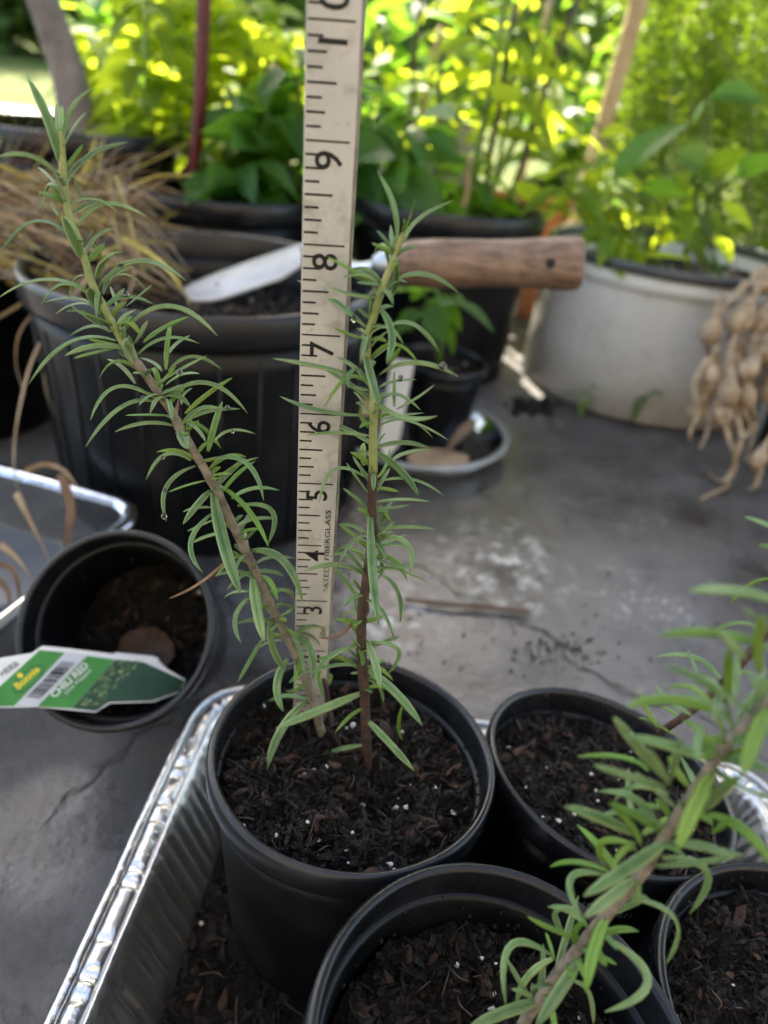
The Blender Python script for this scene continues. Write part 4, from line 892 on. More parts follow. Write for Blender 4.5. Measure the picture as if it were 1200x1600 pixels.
card_poly([(24, 1103), (103, 1020), (134, 1024), (57, 1104)], M['tag_grey'], .0004, 'barcode_panel', card, .0002)
card_poly([(59, 1104), (136, 1025), (180, 1031), (112, 1107)], M['tag_green'], .0004, 'green_panel', card, .0002)
card_poly([(113, 1107), (181, 1031), (224, 1035), (288, 1064), (282, 1079), (238, 1095), (170, 1097), (150, 1111)], M['tag_dark'], .0004, 'picture_panel', card, .0002)
# the printed picture of chillies: leaves and pods
pg = random.Random(5); pic = {'a': MB(), 'b': MB(), 'c': MB()}
for i in range(150):
    f = pg.random(); g = pg.random()
    bx = 118 + 62 * g * .95 + f * 42 - 8 * 0; by = 1104 - 70 * g + f * 4 - (f * 6)
    if bx > 222: continue
    a = pg.uniform(-1.2, .4); L = pg.uniform(5, 13); wd = pg.uniform(1.2, 2.6)
    dx, dy = math.cos(a) * L / 2, math.sin(a) * L / 2; nx, ny = -math.sin(a) * wd / 2, math.cos(a) * wd / 2
    lift = .0006 + i * 1.5e-6; k = 'a' if i % 3 == 0 else ('b' if i % 9 else 'c')
    pic[k].add([tag_pt(bx - dx, by - dy) + TN2 * lift, tag_pt(bx + nx, by + ny) + TN2 * lift, tag_pt(bx + dx, by + dy) + TN2 * lift, tag_pt(bx - nx, by - ny) + TN2 * lift], [(0, 1, 2, 3)])
M['p_leaf'] = simple('printed_leaf', (.20, .28, .09), (.36, .42, .18), 300); M['p_leaf2'] = simple('printed_dark_leaf', (.04, .10, .03), (.10, .18, .06), 300); M['p_red'] = simple('printed_red', (.28, .05, .02), (.35, .10, .04), 300)
for k, mt in (('a', 'p_leaf'), ('b', 'p_leaf2'), ('c', 'p_red')): tag(pic[k].build('printed_picture', M[mt], card, smooth=False), kind='stuff')
def on_card(me, x, yy, dx, dy, hpx, lift=.0007, name='lettering'):
    """flat print: text centred at a place on the card, running from lower left to upper right"""
    c = tag_pt(x, yy); ax = (tag_pt(x + dx, yy + dy) - tag_pt(x - dx, yy - dy)).normalized(); ay = TN2.cross(ax).normalized()
    ws = [q.co.x for q in me.vertices]; wd = max(ws) - min(ws); L = (tag_pt(x + dx, yy + dy) - tag_pt(x - dx, yy - dy)).length
    hs = [q.co.y for q in me.vertices]; ht = max(hs) - min(hs); Hh = hpx * .36 / FPX
    m = Matrix((ax, ay, TN2)).transposed().to_4x4(); m.translation = c + TN2 * lift
    return link(name, me, card, m @ Matrix.Diagonal((L / wd, Hh / ht, 1, 1)))
on_card(text_mesh('lettering', 'CHILI RED', .01, M['tag_white'], .0002), 109, 1063, 27, -25, 11)
on_card(text_mesh('lettering', 'Hot Pepper', .01, M['tag_white']), 122, 1065, 20, -19, 7)
on_card(text_mesh('lettering', 'HERB', .01, M['ink']), 14, 1046, 13, -9, 8)
on_card(text_mesh('lettering', 'Bonnie', .01, M['tag_yellow'], .0003), 42, 1060, 17, -15, 11)
def ell(x, yy, a, b, ang, mat, lift, name):
    vs = [tag_pt(x + a * math.cos(t) * math.cos(ang) - b * math.sin(t) * math.sin(ang), yy - (a * math.cos(t) * math.sin(ang) + b * math.sin(t) * math.cos(ang))) + TN2 * lift for t in [i * .2618 for i in range(24)]]
    MB().add(vs, [tuple(range(24))]).build(name, mat, card, smooth=False)
ell(44, 1061, 31, 12, .72, M['tag_dark'], .00050, 'logo_border'); ell(44, 1061, 29.5, 10.6, .72, M['tag_green'], .00056, 'logo_ground'); ell(31, 1056, 5, 4, 0, M['tag_yellow'], .00062, 'logo_dot')
for i in range(26):
    f = (i + .5) / 26; x, yy = 40 + 56 * f, 1090 - 57 * f; wd = pg.choice((.7, .7, 1.2, 1.7)); s = .72
    p = [(x + 0 - wd * .6, yy + wd * .6), (x + wd * .6, yy - wd * .6), (x + wd * .6 + 22, yy - wd * .6 + 3), (x - wd * .6 + 22, yy + wd * .6 + 3)]
    MB().add([tag_pt(*q) + TN2 * .0006 for q in p], [(0, 1, 2, 3)]).build('barcode_bar', M['ink'], card, smooth=False)
# a second, plain tag tucked behind it
pt2 = [tag_pt(x, yy) - TN2 * .003 for x, yy in ((182, 1016), (244, 1022), (262, 1040), (225, 1060), (185, 1050))]
o = MB().add(pt2 + [q - TN2 * .0005 for q in pt2], [tuple(range(5)), tuple(range(9, 4, -1))] + [(i, 5 + i, 5 + (i + 1) % 5, (i + 1) % 5) for i in range(5)]).build('plant_tag', M['tag_white'], None, smooth=False)
tag(o, 'plain white tag corner tucked behind the chilli pepper tag', 'plant tag')

# raised pale lettering on the side of the tilted pot
lm = text_mesh('lettering', 'Premium American', .0078, simple('faded_print', (.20, .20, .21), (.32, .32, .33), 200))
vmid = MX_BACK @ Vector((0, 0, 0))
zl = -.026; rr_ = .0558 * .78 + (.0558 * .94 - .0558 * .78) * (1 + zl / .096) + .0012
for q in lm.vertices:
    a = -2.05 + q.co.x / rr_; z = zl + q.co.y; rr2 = .0558 * .78 + (.0558 - .0034 - .0558 * .78) * (1 + z / .096) + .0011
    q.co = MX_BACK @ Vector((rr2 * math.cos(a), rr2 * math.sin(a), z))
link('lettering', lm, back_root)

# ------------------------------------------------------------------ large black pots further back
PA_C = Vector((-.170, .607, .205))
_, MX_A = nursery_pot(PA_C, (0, 0, 1), .147, .204, 'big ribbed black pot behind the leaning rosemary, a trowel laid in it', seed=5, rb=.133, lip=.0085, bands=0)
soil(MX_A, .136, .046, 'dark soil in the big pot under the trowel', 41, 700, 6, 20, 30, .008, big=2.4)
mb = MB()
for i in range(30):
    a = i / 30 * 6.283; mb.tube([PA_C + Vector((math.cos(a) * .1335, math.sin(a) * .1335, -.199)), PA_C + Vector((math.cos(a) * .1405, math.sin(a) * .1405, -.035))], .0012, 6)
ra = _; tag(mb.build('rib_band', M['black'], ra), kind='stuff')
pB = at_y(305, 312, .86); PB_C = Vector((pB.x, .985, pB.z))
_, MX_B = nursery_pot(PB_C, (0, 0, 1), .128, PB_C.z, 'black pot behind the trowel pot, with lime green plant and red stake', seed=1.5, rb=.105, lip=.009)
soil(MX_B, .118, .035, 'soil in the pot of the lime green plant', 43, 200, 4, 8, 6, .006, big=3)
pC = at_y(70, 203, .90); PC_C = Vector((pC.x - .02, 1.02, pC.z))
_, MX_C = nursery_pot(PC_C, (0, 0, 1), .135, PC_C.z, 'black pot at the far left holding the bare grey trunk', seed=2.5, rb=.110, lip=.009)
soil(MX_C, .124, .03, 'soil around the foot of the grey trunk', 44, 200, 4, 8, 6, .006, big=3)
_, MX_D = nursery_pot((-.47, .70, .20), (0, 0, 1), .115, .20, 'black pot at the left edge half hidden under dry grass', seed=3.5, rb=.095, lip=.0085)
soil(MX_D, .105, .03, 'soil in the pot at the left edge', 45, 200, 4, 8, 6, .006, big=3)
_, MX_E = nursery_pot((.035, 1.03, .225), (0, 0, 1), .135, .225, 'black pot behind the trowel handle, between white bucket and tape', seed=.9, rb=.112, lip=.009)
soil(MX_E, .123, .03, 'soil in the pot behind the trowel handle', 46, 200, 4, 8, 6, .006, big=3)
pG = Vector((.585, .84, .205))
_, MX_G = nursery_pot(pG, (0, 0, 1), .130, .205, 'black pot at the right edge behind the dried bulbs', seed=1.9, rb=.112, lip=.009)
soil(MX_G, .118, .03, 'soil in the pot behind the dried bulbs', 47, 200, 4, 8, 6, .006, big=3)
_, MX_H = nursery_pot((-.06, 1.20, .225), (0, 0, 1), .12, .225, 'black pot at the back holding the broad dark leafed plant', seed=1.2, rb=.10, lip=.009)

# white bucket
BK = Vector((.358, 1.045, 0)); BZ = .190
bk = empty('white_bucket', BK, 'large white plastic bucket used as a planter on the right', 'bucket')
MB().lathe([(.001, .001), (.172, .001), (.1755, .006), (.172, BZ * .5), (.1685, BZ - .03), (.1685, BZ - .028), (.1715, BZ - .026), (.1715, BZ - .014), (.169, BZ - .012)] + [(.1685, BZ - .006), (.166, BZ - .006), (.163, BZ * .5), (.160, .006), (.001, .005)], Matrix.Translation(BK), 128).build('body', M['white'], bk)
MB().lathe([(.1690, BZ - .008), (.1735, BZ - .006), (.1738, BZ + .002), (.1722, BZ + .005), (.1665, BZ + .005), (.1650, BZ + .002), (.1655, BZ - .010)], Matrix.Translation(BK), 128).build('rim', simple('dark_grey_rim', (.05, .055, .055), (.08, .085, .085), 30, (.3, .5)), bk)
MX_K = Matrix.Translation(BK + Vector((0, 0, BZ)))
soil(MX_K, .160, .03, 'soil in the white bucket', 48, 300, 4, 8, 6, .006, big=3)

# ------------------------------------------------------------------ trowel
tr_e, tr_f = at_d(913, 412, .500), at_d(612, 412, .530)
tw_root = empty('hand_trowel', tr_f, 'garden trowel with worn wooden handle lying across the big black pot', 'trowel')
ax = (tr_e - tr_f); ln = ax.length; axn = ax.normalized()
q = Vector((0, 0, 1)).rotation_difference(axn).to_matrix().to_4x4(); q.translation = tr_f
hp = [(.001, .0), (.0095, .0), (.0130, .003), (.0152, .008), (.0165, .016), (.0172, ln * .22), (.0168, ln * .36), (.0160, ln * .52), (.0163, ln * .66), (.0174, ln * .80), (.0181, ln * .90), (.0180, ln * .95), (.0172, ln * .975), (.0156, ln * .992), (.012, ln * 1.0), (.001, ln * 1.002)]
h_o = MB().lathe(hp, q, 48, wob=lambda a, z: .02 * math.sin(2 * a + z * 30) + .008 * math.sin(5 * a + z * 70)).build('handle', M['wood'], tw_root)
hv = (CAM - tr_f).normalized(); hpnt = at_d(860, 420, .5) 
hax = tr_f + axn * (hpnt - tr_f).dot(axn); hd = (CAM - hax); hd = (hd - axn * hd.dot(axn)).normalized()
qq = Vector((0, 0, 1)).rotation_difference(hd).to_matrix().to_4x4(); qq.translation = hax + hd * .0172
MB().lathe([(.0001, .0004), (.0026, .0004), (.0030, .0008), (.0034, .0003)], qq, 20).build('hang_hole', M['ink'], h_o)
MB().lathe([(.001, -.014), (.006, -.014), (.0085, -.010), (.0105, -.002), (.0112, .0035), (.0105, .004), (.001, .004)], q, 32).build('ferrule', M['steel'], tw_root)
b0, b1 = at_d(474, 386, .585), at_d(288, 450, .615)
MB().tube(spline([tr_f, at_d(560, 420, .55), at_d(520, 412, .568), b0], 20), [.0052 - .0012 * i / 19 for i in range(20)], 12).build('shank', M['steel'], tw_root)
bd = (b1 - b0); bl_ = bd.length; bdn = bd.normalized(); bw = Vector((.30, 1, .34)); bw = (bw - bdn * bw.dot(bdn)).normalized(); bn = bdn.cross(bw).normalized()
if bn.z < 0: bn = -bn
mb = MB(); NS, NW = 24, 12; vs = []
for side in (0, 1):
    for i in range(NS + 1):
        s = i / NS; wf = .024 + .010 * min(1, s / .15) if s < .55 else .034 * math.sqrt(max(.0004, 1 - ((s - .55) / .455) ** 2)) 
        for j in range(NW + 1):
            t = j / NW * 2 - 1; p = b0 + bdn * (bl_ * s) + bw * (wf * t) + bn * (-.007 * t * t * wf / .034) - bn * (.0014 * side)
            vs.append(p)
K = (NS + 1) * (NW + 1)
fs = [(i * (NW + 1) + j, (i + 1) * (NW + 1) + j, (i + 1) * (NW + 1) + j + 1, i * (NW + 1) + j + 1) for i in range(NS) for j in range(NW)]
fs += [tuple(K + a for a in f)[::-1] for f in list(fs)]
edge = [i * (NW + 1) for i in range(NS + 1)]; edge2 = [i * (NW + 1) + NW for i in range(NS + 1)]
for e in (edge, edge2): fs += [(e[i], e[i + 1], K + e[i + 1], K + e[i]) for i in range(NS)]
MB().add(vs, fs).build('blade', simple('pale_steel_blade', (.34, .34, .34), (.50, .50, .50), 24, (.35, .55), .5, metallic=.3), tw_root)

# ------------------------------------------------------------------ small pot in a clear saucer
SC = Vector((.028, .742, 0)); sr = .102
sa = empty('clear_saucer', SC, 'clear plastic saucer on the floor under the small potted seedling', 'saucer')
MB().lathe([(.001, .0015), (.080, .0015), (.088, .004), (sr - .004, .020), (sr - .0032, .0205), (.0895, .003), (.081, .0007), (.001, .0007)], Matrix.Translation(SC), 96).build('dish', M['clear'], sa)
MB().lathe([(sr - .006, .0200), (sr - .002, .0188), (sr + .0012, .0195), (sr + .0016, .0215), (sr, .0235), (sr - .003, .0238), (sr - .006, .0225), (sr - .006, .0200)], Matrix.Translation(SC), 96).build('rim', M['clear_rim'], sa)
SP = Vector((.045, .772, .094))
_, MX_S = nursery_pot(SP, (.02, 0, 1), .052, .092, 'small black pot with a drooping seedling, standing in the clear saucer', seed=2.9, lip=.004)
soil(MX_S, .046, .012, 'soil in the small pot with the drooping seedling', 51, 250, 3, 10, 8, .003, big=1.6)
leaf_plate(Vector((.052, .688, .012)), (1, .1, .1), (-.1, 1, .25), (0, -.25, 1), .034, .020, M['dead_leaf'], 'dead_leaf', None, 'tan curled dead leaf lying in the clear saucer', 'leaf', 1)
leaf_plate(Vector((.072, .712, .028)), (.6, .1, .8), (-.2, 1, .05), (-.8, 0, .6), .026, .013, M['dead_leaf'], 'dead_leaf', None, 'tan dead leaf standing on edge behind the curled one', 'leaf', 5)
wt0, wt1 = at_y(603, 715, .655), at_y(630, 562, .68)
d_ = (wt1 - wt0); s_ = Vector((1, .15, 0)); s_ = (s_ - d_.normalized() * s_.dot(d_.normalized())).normalized(); n_ = s_.cross(d_.normalized())
vs = [wt0 - s_ * .002, wt0 + s_ * .002, wt0 + d_ * .15 + s_ * .0105, wt0 + d_ * .97 + s_ * .0115, wt1 + s_ * .009, wt1 - s_ * .009, wt0 + d_ * .97 - s_ * .0115, wt0 + d_ * .15 - s_ * .0105]
o = MB().add(vs + [v + n_ * .0006 for v in vs], [tuple(range(8)), tuple(range(15, 7, -1))] + [(i, 8 + i, 8 + (i + 1) % 8, (i + 1) % 8) for i in range(8)]).build('plant_label', M['tag_white'], smooth=False)
tag(o, 'blank white plant label standing in the clear saucer behind the upright rosemary', 'plant label')

# ------------------------------------------------------------------ leafy plants
def blade_mesh(name, wd, fold, droop, mat, nx=9, ny=4, point=1.0, lobe=0):
    """broad leaf along +X, unit length, with a sunken midrib, arched"""
    V, F = [], []
    for i in range(nx + 1):
        s = i / nx; ww = wd * .5 * (math.sin(math.pi * min(1, s * 1.02) ** point) ** .8 if 0 < s < 1 else 0.02)
        if lobe and s < .12: ww = wd * .5 * (.3 + 3.2 * s)
        for j in range(-ny, ny + 1):
            t = j / ny
            V.append((s - (lobe * .15 * abs(t) * (1 - s) ** 3), ww * t, abs(t) ** 1.3 * ww * fold - droop * s * s + .02 * math.sin(9 * s + 2 * t) * ww))
    k = 2 * ny + 1
    for i in range(nx):
        for j in range(k - 1): F.append((i * k + j, (i + 1) * k + j, (i + 1) * k + j + 1, i * k + j + 1))
    return np_mesh(name, np.array(V), np.array(F), mat, True)
def variants(mat, kind):
    if kind == 'pepper': ps = [(.46, .3, .25, .85), (.42, .45, .45, .8), (.5, .2, .1, .85), (.44, .35, .6, .8)]
    elif kind == 'basil': ps = [(.60, .35, .3, .9), (.56, .25, .5, .9), (.64, .4, .15, .9), (.58, .3, .7, .85)]
    else: ps = [(.85, .2, .2, .75), (.9, .15, .4, .75), (.8, .25, .1, .7)]
    return [blade_mesh('leaf', a, b, c, mat, point=d, lobe=1 if kind == 'bean' else 0) for a, b, c, d in ps]
VAR = {k: variants(M[k], k) for k in ('pepper', 'basil', 'bean')}
def leaf_at(root, p, dirn, size, kind, rg, roll=0):
    X = Vector(dirn).normalized(); Z = Vector((0, 0, 1)); Z = (Z - X * Z.dot(X))
    if Z.length < .1: Z = Vector((0, 1, 0)) - X * X.y
    Z.normalize(); Y_ = Z.cross(X); m = Matrix((X, Y_, Z)).transposed().to_4x4()
    m = Matrix.Translation(p) @ m @ Matrix.Rotation(roll, 4, 'X') @ Matrix.Diagonal((size, size, size, 1))
    return link('leaf', rg.choice(VAR[kind]), root, m)
def bush(name, label, stems, n, size, kind, seed, rad=.0035, smat=None, lo=.25, group=None, droop=.35, gap=.02, mix=None):
    """stems: lists of points; leaves on short stalks spiral up each stem"""
    rg = random.Random(seed); root = empty(name, stems[0][0], label, 'plant', group)
    smat = smat or M['green_stem2']; paths = [spline(s, 24) for s in stems]
    for p in paths: MB().tube(p, [rad * (1 - .6 * i / 23) for i in range(24)], 8).build('stem', smat, root)
    pet = MB()
    for i in range(n):
        p = paths[i % len(paths)]; s = lo + (1 - lo) * ((i // len(paths)) + rg.random()) / max(1, n / len(paths)); s = min(.999, s)
        q = p[int(s * 23)]; a = i * 2.4 + rg.uniform(-.5, .5); el = rg.uniform(-.25, .55)
        d = Vector((math.cos(a) * math.cos(el), math.sin(a) * math.cos(el), math.sin(el))); pl = rg.uniform(.4, 1) * gap
        e = q + d * pl; pet.tube([q, q + d * pl * .6 + Vector((0, 0, pl * .1)), e], rad * .3, 5)
        d2 = (d + Vector((0, 0, -rg.uniform(0, droop)))).normalized()
        leaf_at(root, e, d2, rg.uniform(*size) * (1.1 - .35 * s) * rg.choice((.6, .8, 1, 1, 1.15)), mix if (mix and rg.random() < .5) else kind, rg, rg.uniform(-.7, .7))
    tag(pet.build('leaf_stalks', smat, root), kind='stuff')
    return root
def Y(x, yy, d): return at_y(x, yy, d)
# lime green plant with red stake
b = PB_C + Vector((-.04, .03, -.035))
bush('pepper_plant', 'lime green bushy plant glowing in the sun left of the red stake', [[b, Y(236, 200, 1.03), Y(230, 60, 1.04), Y(226, -60, 1.05)], [b + Vector((.01, .02, 0)), Y(205, 200, 1.12), Y(175, 110, 1.18), Y(160, 40, 1.2)], [b + Vector((.02, 0, 0)), Y(280, 190, 1.06), Y(290, 60, 1.1), Y(285, -50, 1.12)]], 135, (.062, .11), 'pepper', 61)
b = PB_C + Vector((.05, .06, -.035))
bush('pepper_plant', 'yellow green plant between the red stake and the tape', [[b, Y(380, 200, 1.12), Y(390, 80, 1.16), Y(385, -50, 1.18)], [b, Y(430, 170, 1.2), Y(445, 40, 1.22)], [b, Y(345, 150, 1.15), Y(350, 20, 1.18)]], 140, (.058, .10), 'pepper', 62)
stp = [PB_C + Vector((.018, -.03, -.10)), Y(306, 306, .965), Y(313, 150, .965), Y(322, -80, .965)]
o = MB().tube(spline(stp, 30), .0082, 14).build('red_stake', M['red']); tag(o, 'dark red garden stake standing among the lime green plants', 'stake')
# broad dark green leaves either side of the tape
b = Vector((-.06, 1.20, .20))
b2 = Vector((-.10, .93, .17))
bush('basil_plant', 'dark green broad leafed plant directly behind the tape', [[Vector((-.06, 1.17, .19)), Y(430, 250, 1.02), Y(420, 150, 1.0)], [Vector((-.06, 1.17, .19)), Y(400, 300, .98), Y(380, 260, .95)], [Vector((-.05, 1.17, .19)), Y(560, 260, 1.03), Y(590, 140, 1.02)], [Vector((-.04, 1.18, .19)), Y(610, 280, 1.0), Y(640, 180, .98)], [Vector((-.05, 1.18, .19)), Y(480, 180, 1.06), Y(470, 90, 1.06)]], 150, (.068, .105), 'basil', 63, rad=.004, lo=.3)
b = Vector((.035, 1.03, .19))
bush('basil_plant', 'dark green plant low behind the wooden trowel handle', [[b, Y(660, 330, 1.0), Y(640, 290, .98)], [b, Y(720, 330, 1.05), Y(740, 250, 1.06)], [b, Y(610, 330, 1.05), Y(600, 300, 1.08)]], 64, (.055, .085), 'basil', 64, rad=.004, lo=.3)
# tall stalks with yellow green leaves in the sun
b = Vector((.08, 1.06, .19))
bush('tall_plant', 'tall thin stalked plant with sparse sunlit leaves right of the tape', [[b, Y(745, 250, 1.12), Y(770, 120, 1.14), Y(793, -20, 1.16), Y(800, -120, 1.16)], [b, Y(815, 190, 1.2), Y(835, 80, 1.22), Y(850, -40, 1.22)], [b, Y(700, 250, 1.2), Y(715, 120, 1.24), Y(720, -40, 1.26)]], 84, (.06, .10), 'pepper', 65, rad=.0062, lo=.3, gap=.04)
def stick(x0, y0, x1, y1, yy, rad, mat, name, label, cat='stake', z0=None, group=None):
    a, c = Y(x0, y0, yy), Y(x1, y1, yy); d = (c - a)
    if z0 is not None: a = a - d * ((a.z - z0) / d.z)
    p = [a.lerp(c, i / 12) + Vector((.002 * math.sin(i * 1.1), 0, 0)) for i in range(13)]
    return tag(MB().tube(p, [rad * (1 - .02 * i + (.12 if i % 4 == 0 else 0)) for i in range(13)], 10).build(name, mat), label, cat, group)
stick(682, 300, 691, 82, 1.05, .0036, M['dark_cane'], 'plant_stick', 'thin dark upright stick just right of the tape', z0=.19)
stick(765, 255, 807, 5, 1.14, .0050, M['dark_cane'], 'plant_stick', 'dark leaning cane beside the tall green stalks', z0=.19)
stick(850, 150, 905, -10, 1.16, .0045, M['dark_cane'], 'plant_stick', 'dark cane leaning right above the sunlit leaves', z0=.0)
stick(665, 150, 690, 40, 1.3, .0062, M['cane'], 'bamboo_cane', 'jointed tan cane left of the tall green stalks', z0=.0)
stick(838, 130, 860, -10, 1.35, .0062, M['cane'], 'bamboo_cane', 'tan cane between the tall stalks and the pale stake', z0=.0)
stick(728, 300, 735, 245, 1.0, .0045, M['cane'], 'bamboo_cane', 'short tan cane stub behind the trowel handle', z0=.19)
for kk, (x0_, y0_, x1_, y1_, dd_, mt_, lb_) in enumerate(((705, 240, 742, -20, 1.22, 'green_stem2', 'slim green stalk rising just right of the grey planter'), (780, 240, 832, -20, 1.18, 'green_stem2', 'slim green stalk crossing behind the dark leaning cane'), (812, 260, 872, -20, 1.24, 'green_stem2', 'slim green stalk left of the pale stake'), (640, 200, 660, -20, 1.28, 'dark_cane', 'thin dark cane between the tape and the grey planter'))):
    stick(x0_, y0_, x1_, y1_, dd_, .0042, M[mt_], 'plant_stalk', lb_, 'stalk', z0=.0)
a, c = Y(922, 270, 1.27), Y(1004, -20, 1.27); d = c - a; a = a - d * ((a.z - 0) / d.z); c = c + d * .3
u = Vector((1, 0, .3)).normalized()
mb = MB(); n2 = d.normalized().cross(u).normalized(); u = n2.cross(d.normalized())
vs = []
for p in (a, a.lerp(c, .5), c):
    for sx, sy in ((-1, -1), (1, -1), (1, 1), (-1, 1)): vs.append(p + u * (.0115 * sx) + n2 * (.008 * sy))
o = mb.add(vs, [(i * 4 + j, i * 4 + (j + 1) % 4, (i + 1) * 4 + (j + 1) % 4, (i + 1) * 4 + j) for i in (0, 1) for j in range(4)] + [(3, 2, 1, 0), (8, 9, 10, 11)]).build('wooden_stake', M['pale_wood'], smooth=False)
tag(o, 'pale sunlit wooden stake leaning beside the feathery plant', 'stake')
for (x, yy, dd, lab, lab2, sd_) in ((872, 330, 1.72, 'black pot in the sun between the tall stalks and the pale stake', 'bushy sunlit plant behind the white bucket, left of the pale stake', 71), (640, 300, 1.66, 'black pot in the sun behind the thin dark stick', 'bushy sunlit plant right behind the tape', 72), (250, 290, 1.62, 'black pot in the sun behind the lime green plant', 'bushy sunlit plant at the back left, behind the red stake', 73)):
    c = Y(x, yy, dd); c = Vector((c.x, dd, .20)); _, mx_ = nursery_pot(c, (0, 0, 1), .11, .20, lab, seed=sd_, rb=.09, lip=.008); soil(mx_, .10, .03, 'soil in the ' + lab, sd_, 120, 3, 5, 4, .006, big=3)
    rg = random.Random(sd_); st_ = []
    for k in range(7):
        a = k * .9; st_.append([c + Vector((0, 0, -.03)), c + Vector((math.cos(a) * .09, math.sin(a) * .09, .16)), c + Vector((math.cos(a) * .2 + rg.uniform(-.03, .03), math.sin(a) * .18, .38 + rg.uniform(-.08, .1)))])
    bush('pepper_plant', lab2, st_, 150, (.06, .12), 'pepper', sd_, lo=.2, gap=.03, mix='basil')
# plants in the white bucket: a few very large leaves and many small ones
b = BK + Vector((0, 0, BZ - .03))
bb = bush('bean_plant', 'leafy sunlit seedlings filling the white bucket', [[b + Vector((-.08, 0, 0)), Y(900, 320, 1.0), Y(870, 260, 1.0)], [b, Y(960, 330, 1.0), Y(950, 240, 1.0)], [b + Vector((.06, .0, 0)), Y(1050, 330, 1.05), Y(1040, 250, 1.05)], [b + Vector((.09, .05, 0)), Y(1100, 350, 1.05), Y(1110, 300, 1.05)], [b + Vector((0, .08, 0)), Y(930, 300, 1.15), Y(900, 200, 1.15)], [b + Vector((-.05, -.08, 0)), Y(960, 370, .97), Y(990, 340, .97)]], 96, (.04, .075), 'pepper', 66, rad=.003, lo=.25)
rg = random.Random(77)
bl2 = empty('bean_plant', b + Vector((.03, .02, 0)), 'bean plant with few very large dark leaves rising from the white bucket', 'plant')
for (bx, by, tx, ty, dd, kd) in ((958, 285, 1030, 175, 1.0, 'basil'), (1120, 150, 1078, 165, 1.02, 'basil'), (1110, 150, 1195, 140, 1.02, 'basil'), (1108, 270, 1060, 235, 1.0, 'bean'), (1108, 270, 1165, 228, 1.0, 'bean'), (938, 215, 990, 190, 1.05, 'pepper'), (845, 320, 805, 275, 1.0, 'pepper'), (1150, 280, 1210, 240, .98, 'basil'), (1000, 300, 1075, 290, .98, 'basil'), (880, 130, 900, 95, 1.1, 'pepper'), (905, 290, 860, 330, 1.02, 'pepper'), (1000, 265, 960, 220, 1.08, 'pepper')):
    p0, p1 = Y(bx, by, dd), Y(tx, ty, dd - .02); L = (p1 - p0).length
    leaf_at(bl2, p0, p1 - p0, L * 1.05, kd, rg, rg.uniform(.5, 1.0) * rg.choice((-1, 1)))
    MB().tube(spline([b + Vector((rg.uniform(-.05, .08), rg.uniform(-.03, .05), 0)), (b + p0) / 2 + Vector((0, 0, .03)), p0], 14), .0022, 6).build('stem', M['green_stem2'], bl2)
# seedling in the small pot
b = SP + Vector((0, 0, -.012))
bush('basil_seedling', 'drooping green seedling in the small pot under the trowel handle', [[b, Y(672, 500, .78), Y(665, 455, .76)], [b, Y(690, 490, .77), Y(695, 455, .75)]], 15, (.035, .055), 'basil', 67, rad=.002, lo=.55, droop=1.2, gap=.012)

# feathery tall plant at the right
rg = random.Random(81)
fb = Y(1120, 420, 1.42); fb.z = 0
fr = empty('feathery_plant', fb, 'tall feathery fine leafed bush filling the upper right corner', 'plant')
nv, nf = [], []
for k in range(46):
    x0 = rg.uniform(975, 1340); yy = rg.uniform(1.30, 1.66); top = Y(x0 + rg.uniform(-20, 60), rg.uniform(-240, -10), yy)
    if k < 10: top = Y(rg.uniform(985, 1060), rg.uniform(-60, 120), yy)
    p = spline([fb + Vector((rg.uniform(-.12, .16), rg.uniform(-.1, .1), 0)), Y(x0 + rg.uniform(-10, 20), 330, yy), Y(x0, 150, yy), top], 40)
    MB().tube(p, [.003 * (1 - .6 * i / 39) for i in range(40)], 6).build('stem', M['stem_green'], fr)
    for i in range(4, 40):
        for j in range(3):
            a = rg.uniform(0, 6.283); o_ = p[i]; L1 = rg.uniform(.025, .075); dv = Vector((math.cos(a), math.sin(a), rg.uniform(.1, 1.1))).normalized()
            for t in range(11):
                f = (t + rg.random()) / 11; q = o_ + dv * L1 * f - Vector((0, 0, .02 * f * f)); a2 = rg.uniform(0, 6.283); L = rg.uniform(.007, .016)
                d = (dv * .5 + Vector((math.cos(a2), math.sin(a2), rg.uniform(-.5, .6)))).normalized(); s = d.cross(Vector((rg.gauss(0, 1), rg.gauss(0, 1), rg.gauss(0, 1)))).normalized() * rg.uniform(.0014, .0026)
                nb = len(nv); nv += [q, q + d * L * .5 + s, q + d * L, q + d * L * .5 - s]; nf.append((nb, nb + 1, nb + 2, nb + 3))
tag(link('foliage', np_mesh('foliage', np.array(nv), np.array(nf), M['feather'], True), fr), kind='stuff')

# bare trunk, left
tp = [PC_C + Vector((.03, -.01, -.04)), Y(128, 290, .985), Y(122, 210, .98), Y(108, 120, .98), Y(85, 50, .98), Y(62, -20, .98), Y(30, -160, 1.0), Y(20, -330, 1.02)]
tt = empty('potted_tree', tp[0], 'smooth grey bent trunk rising from the pot at the far left', 'tree')
MB().tube(spline(tp, 50), [.0235 - .008 * i / 49 for i in range(50)], 16).build('trunk', M['trunk'], tt)
top = tp[-1]
for k in range(5):
    e = top + Vector((rg.uniform(-.3, .3), rg.uniform(-.1, .4), rg.uniform(.25, .6))); MB().tube(spline([top - Vector((0, 0, .02)), (top + e) / 2 + Vector((0, 0, .05)), e], 10), [.010, .009, .008, .007, .006, .005, .004, .004, .003, .002], 8).build('limb', M['trunk'], tt)
    for j in range(26):
        q = top.lerp(e, rg.uniform(.4, 1)) + Vector((rg.gauss(0, .06), rg.gauss(0, .06), rg.gauss(0, .05)))
        leaf_at(tt, q, (rg.gauss(0, 1), rg.gauss(0, 1), rg.uniform(-.6, .4)), rg.uniform(.05, .09), 'basil', rg, rg.uniform(-.6, .6))

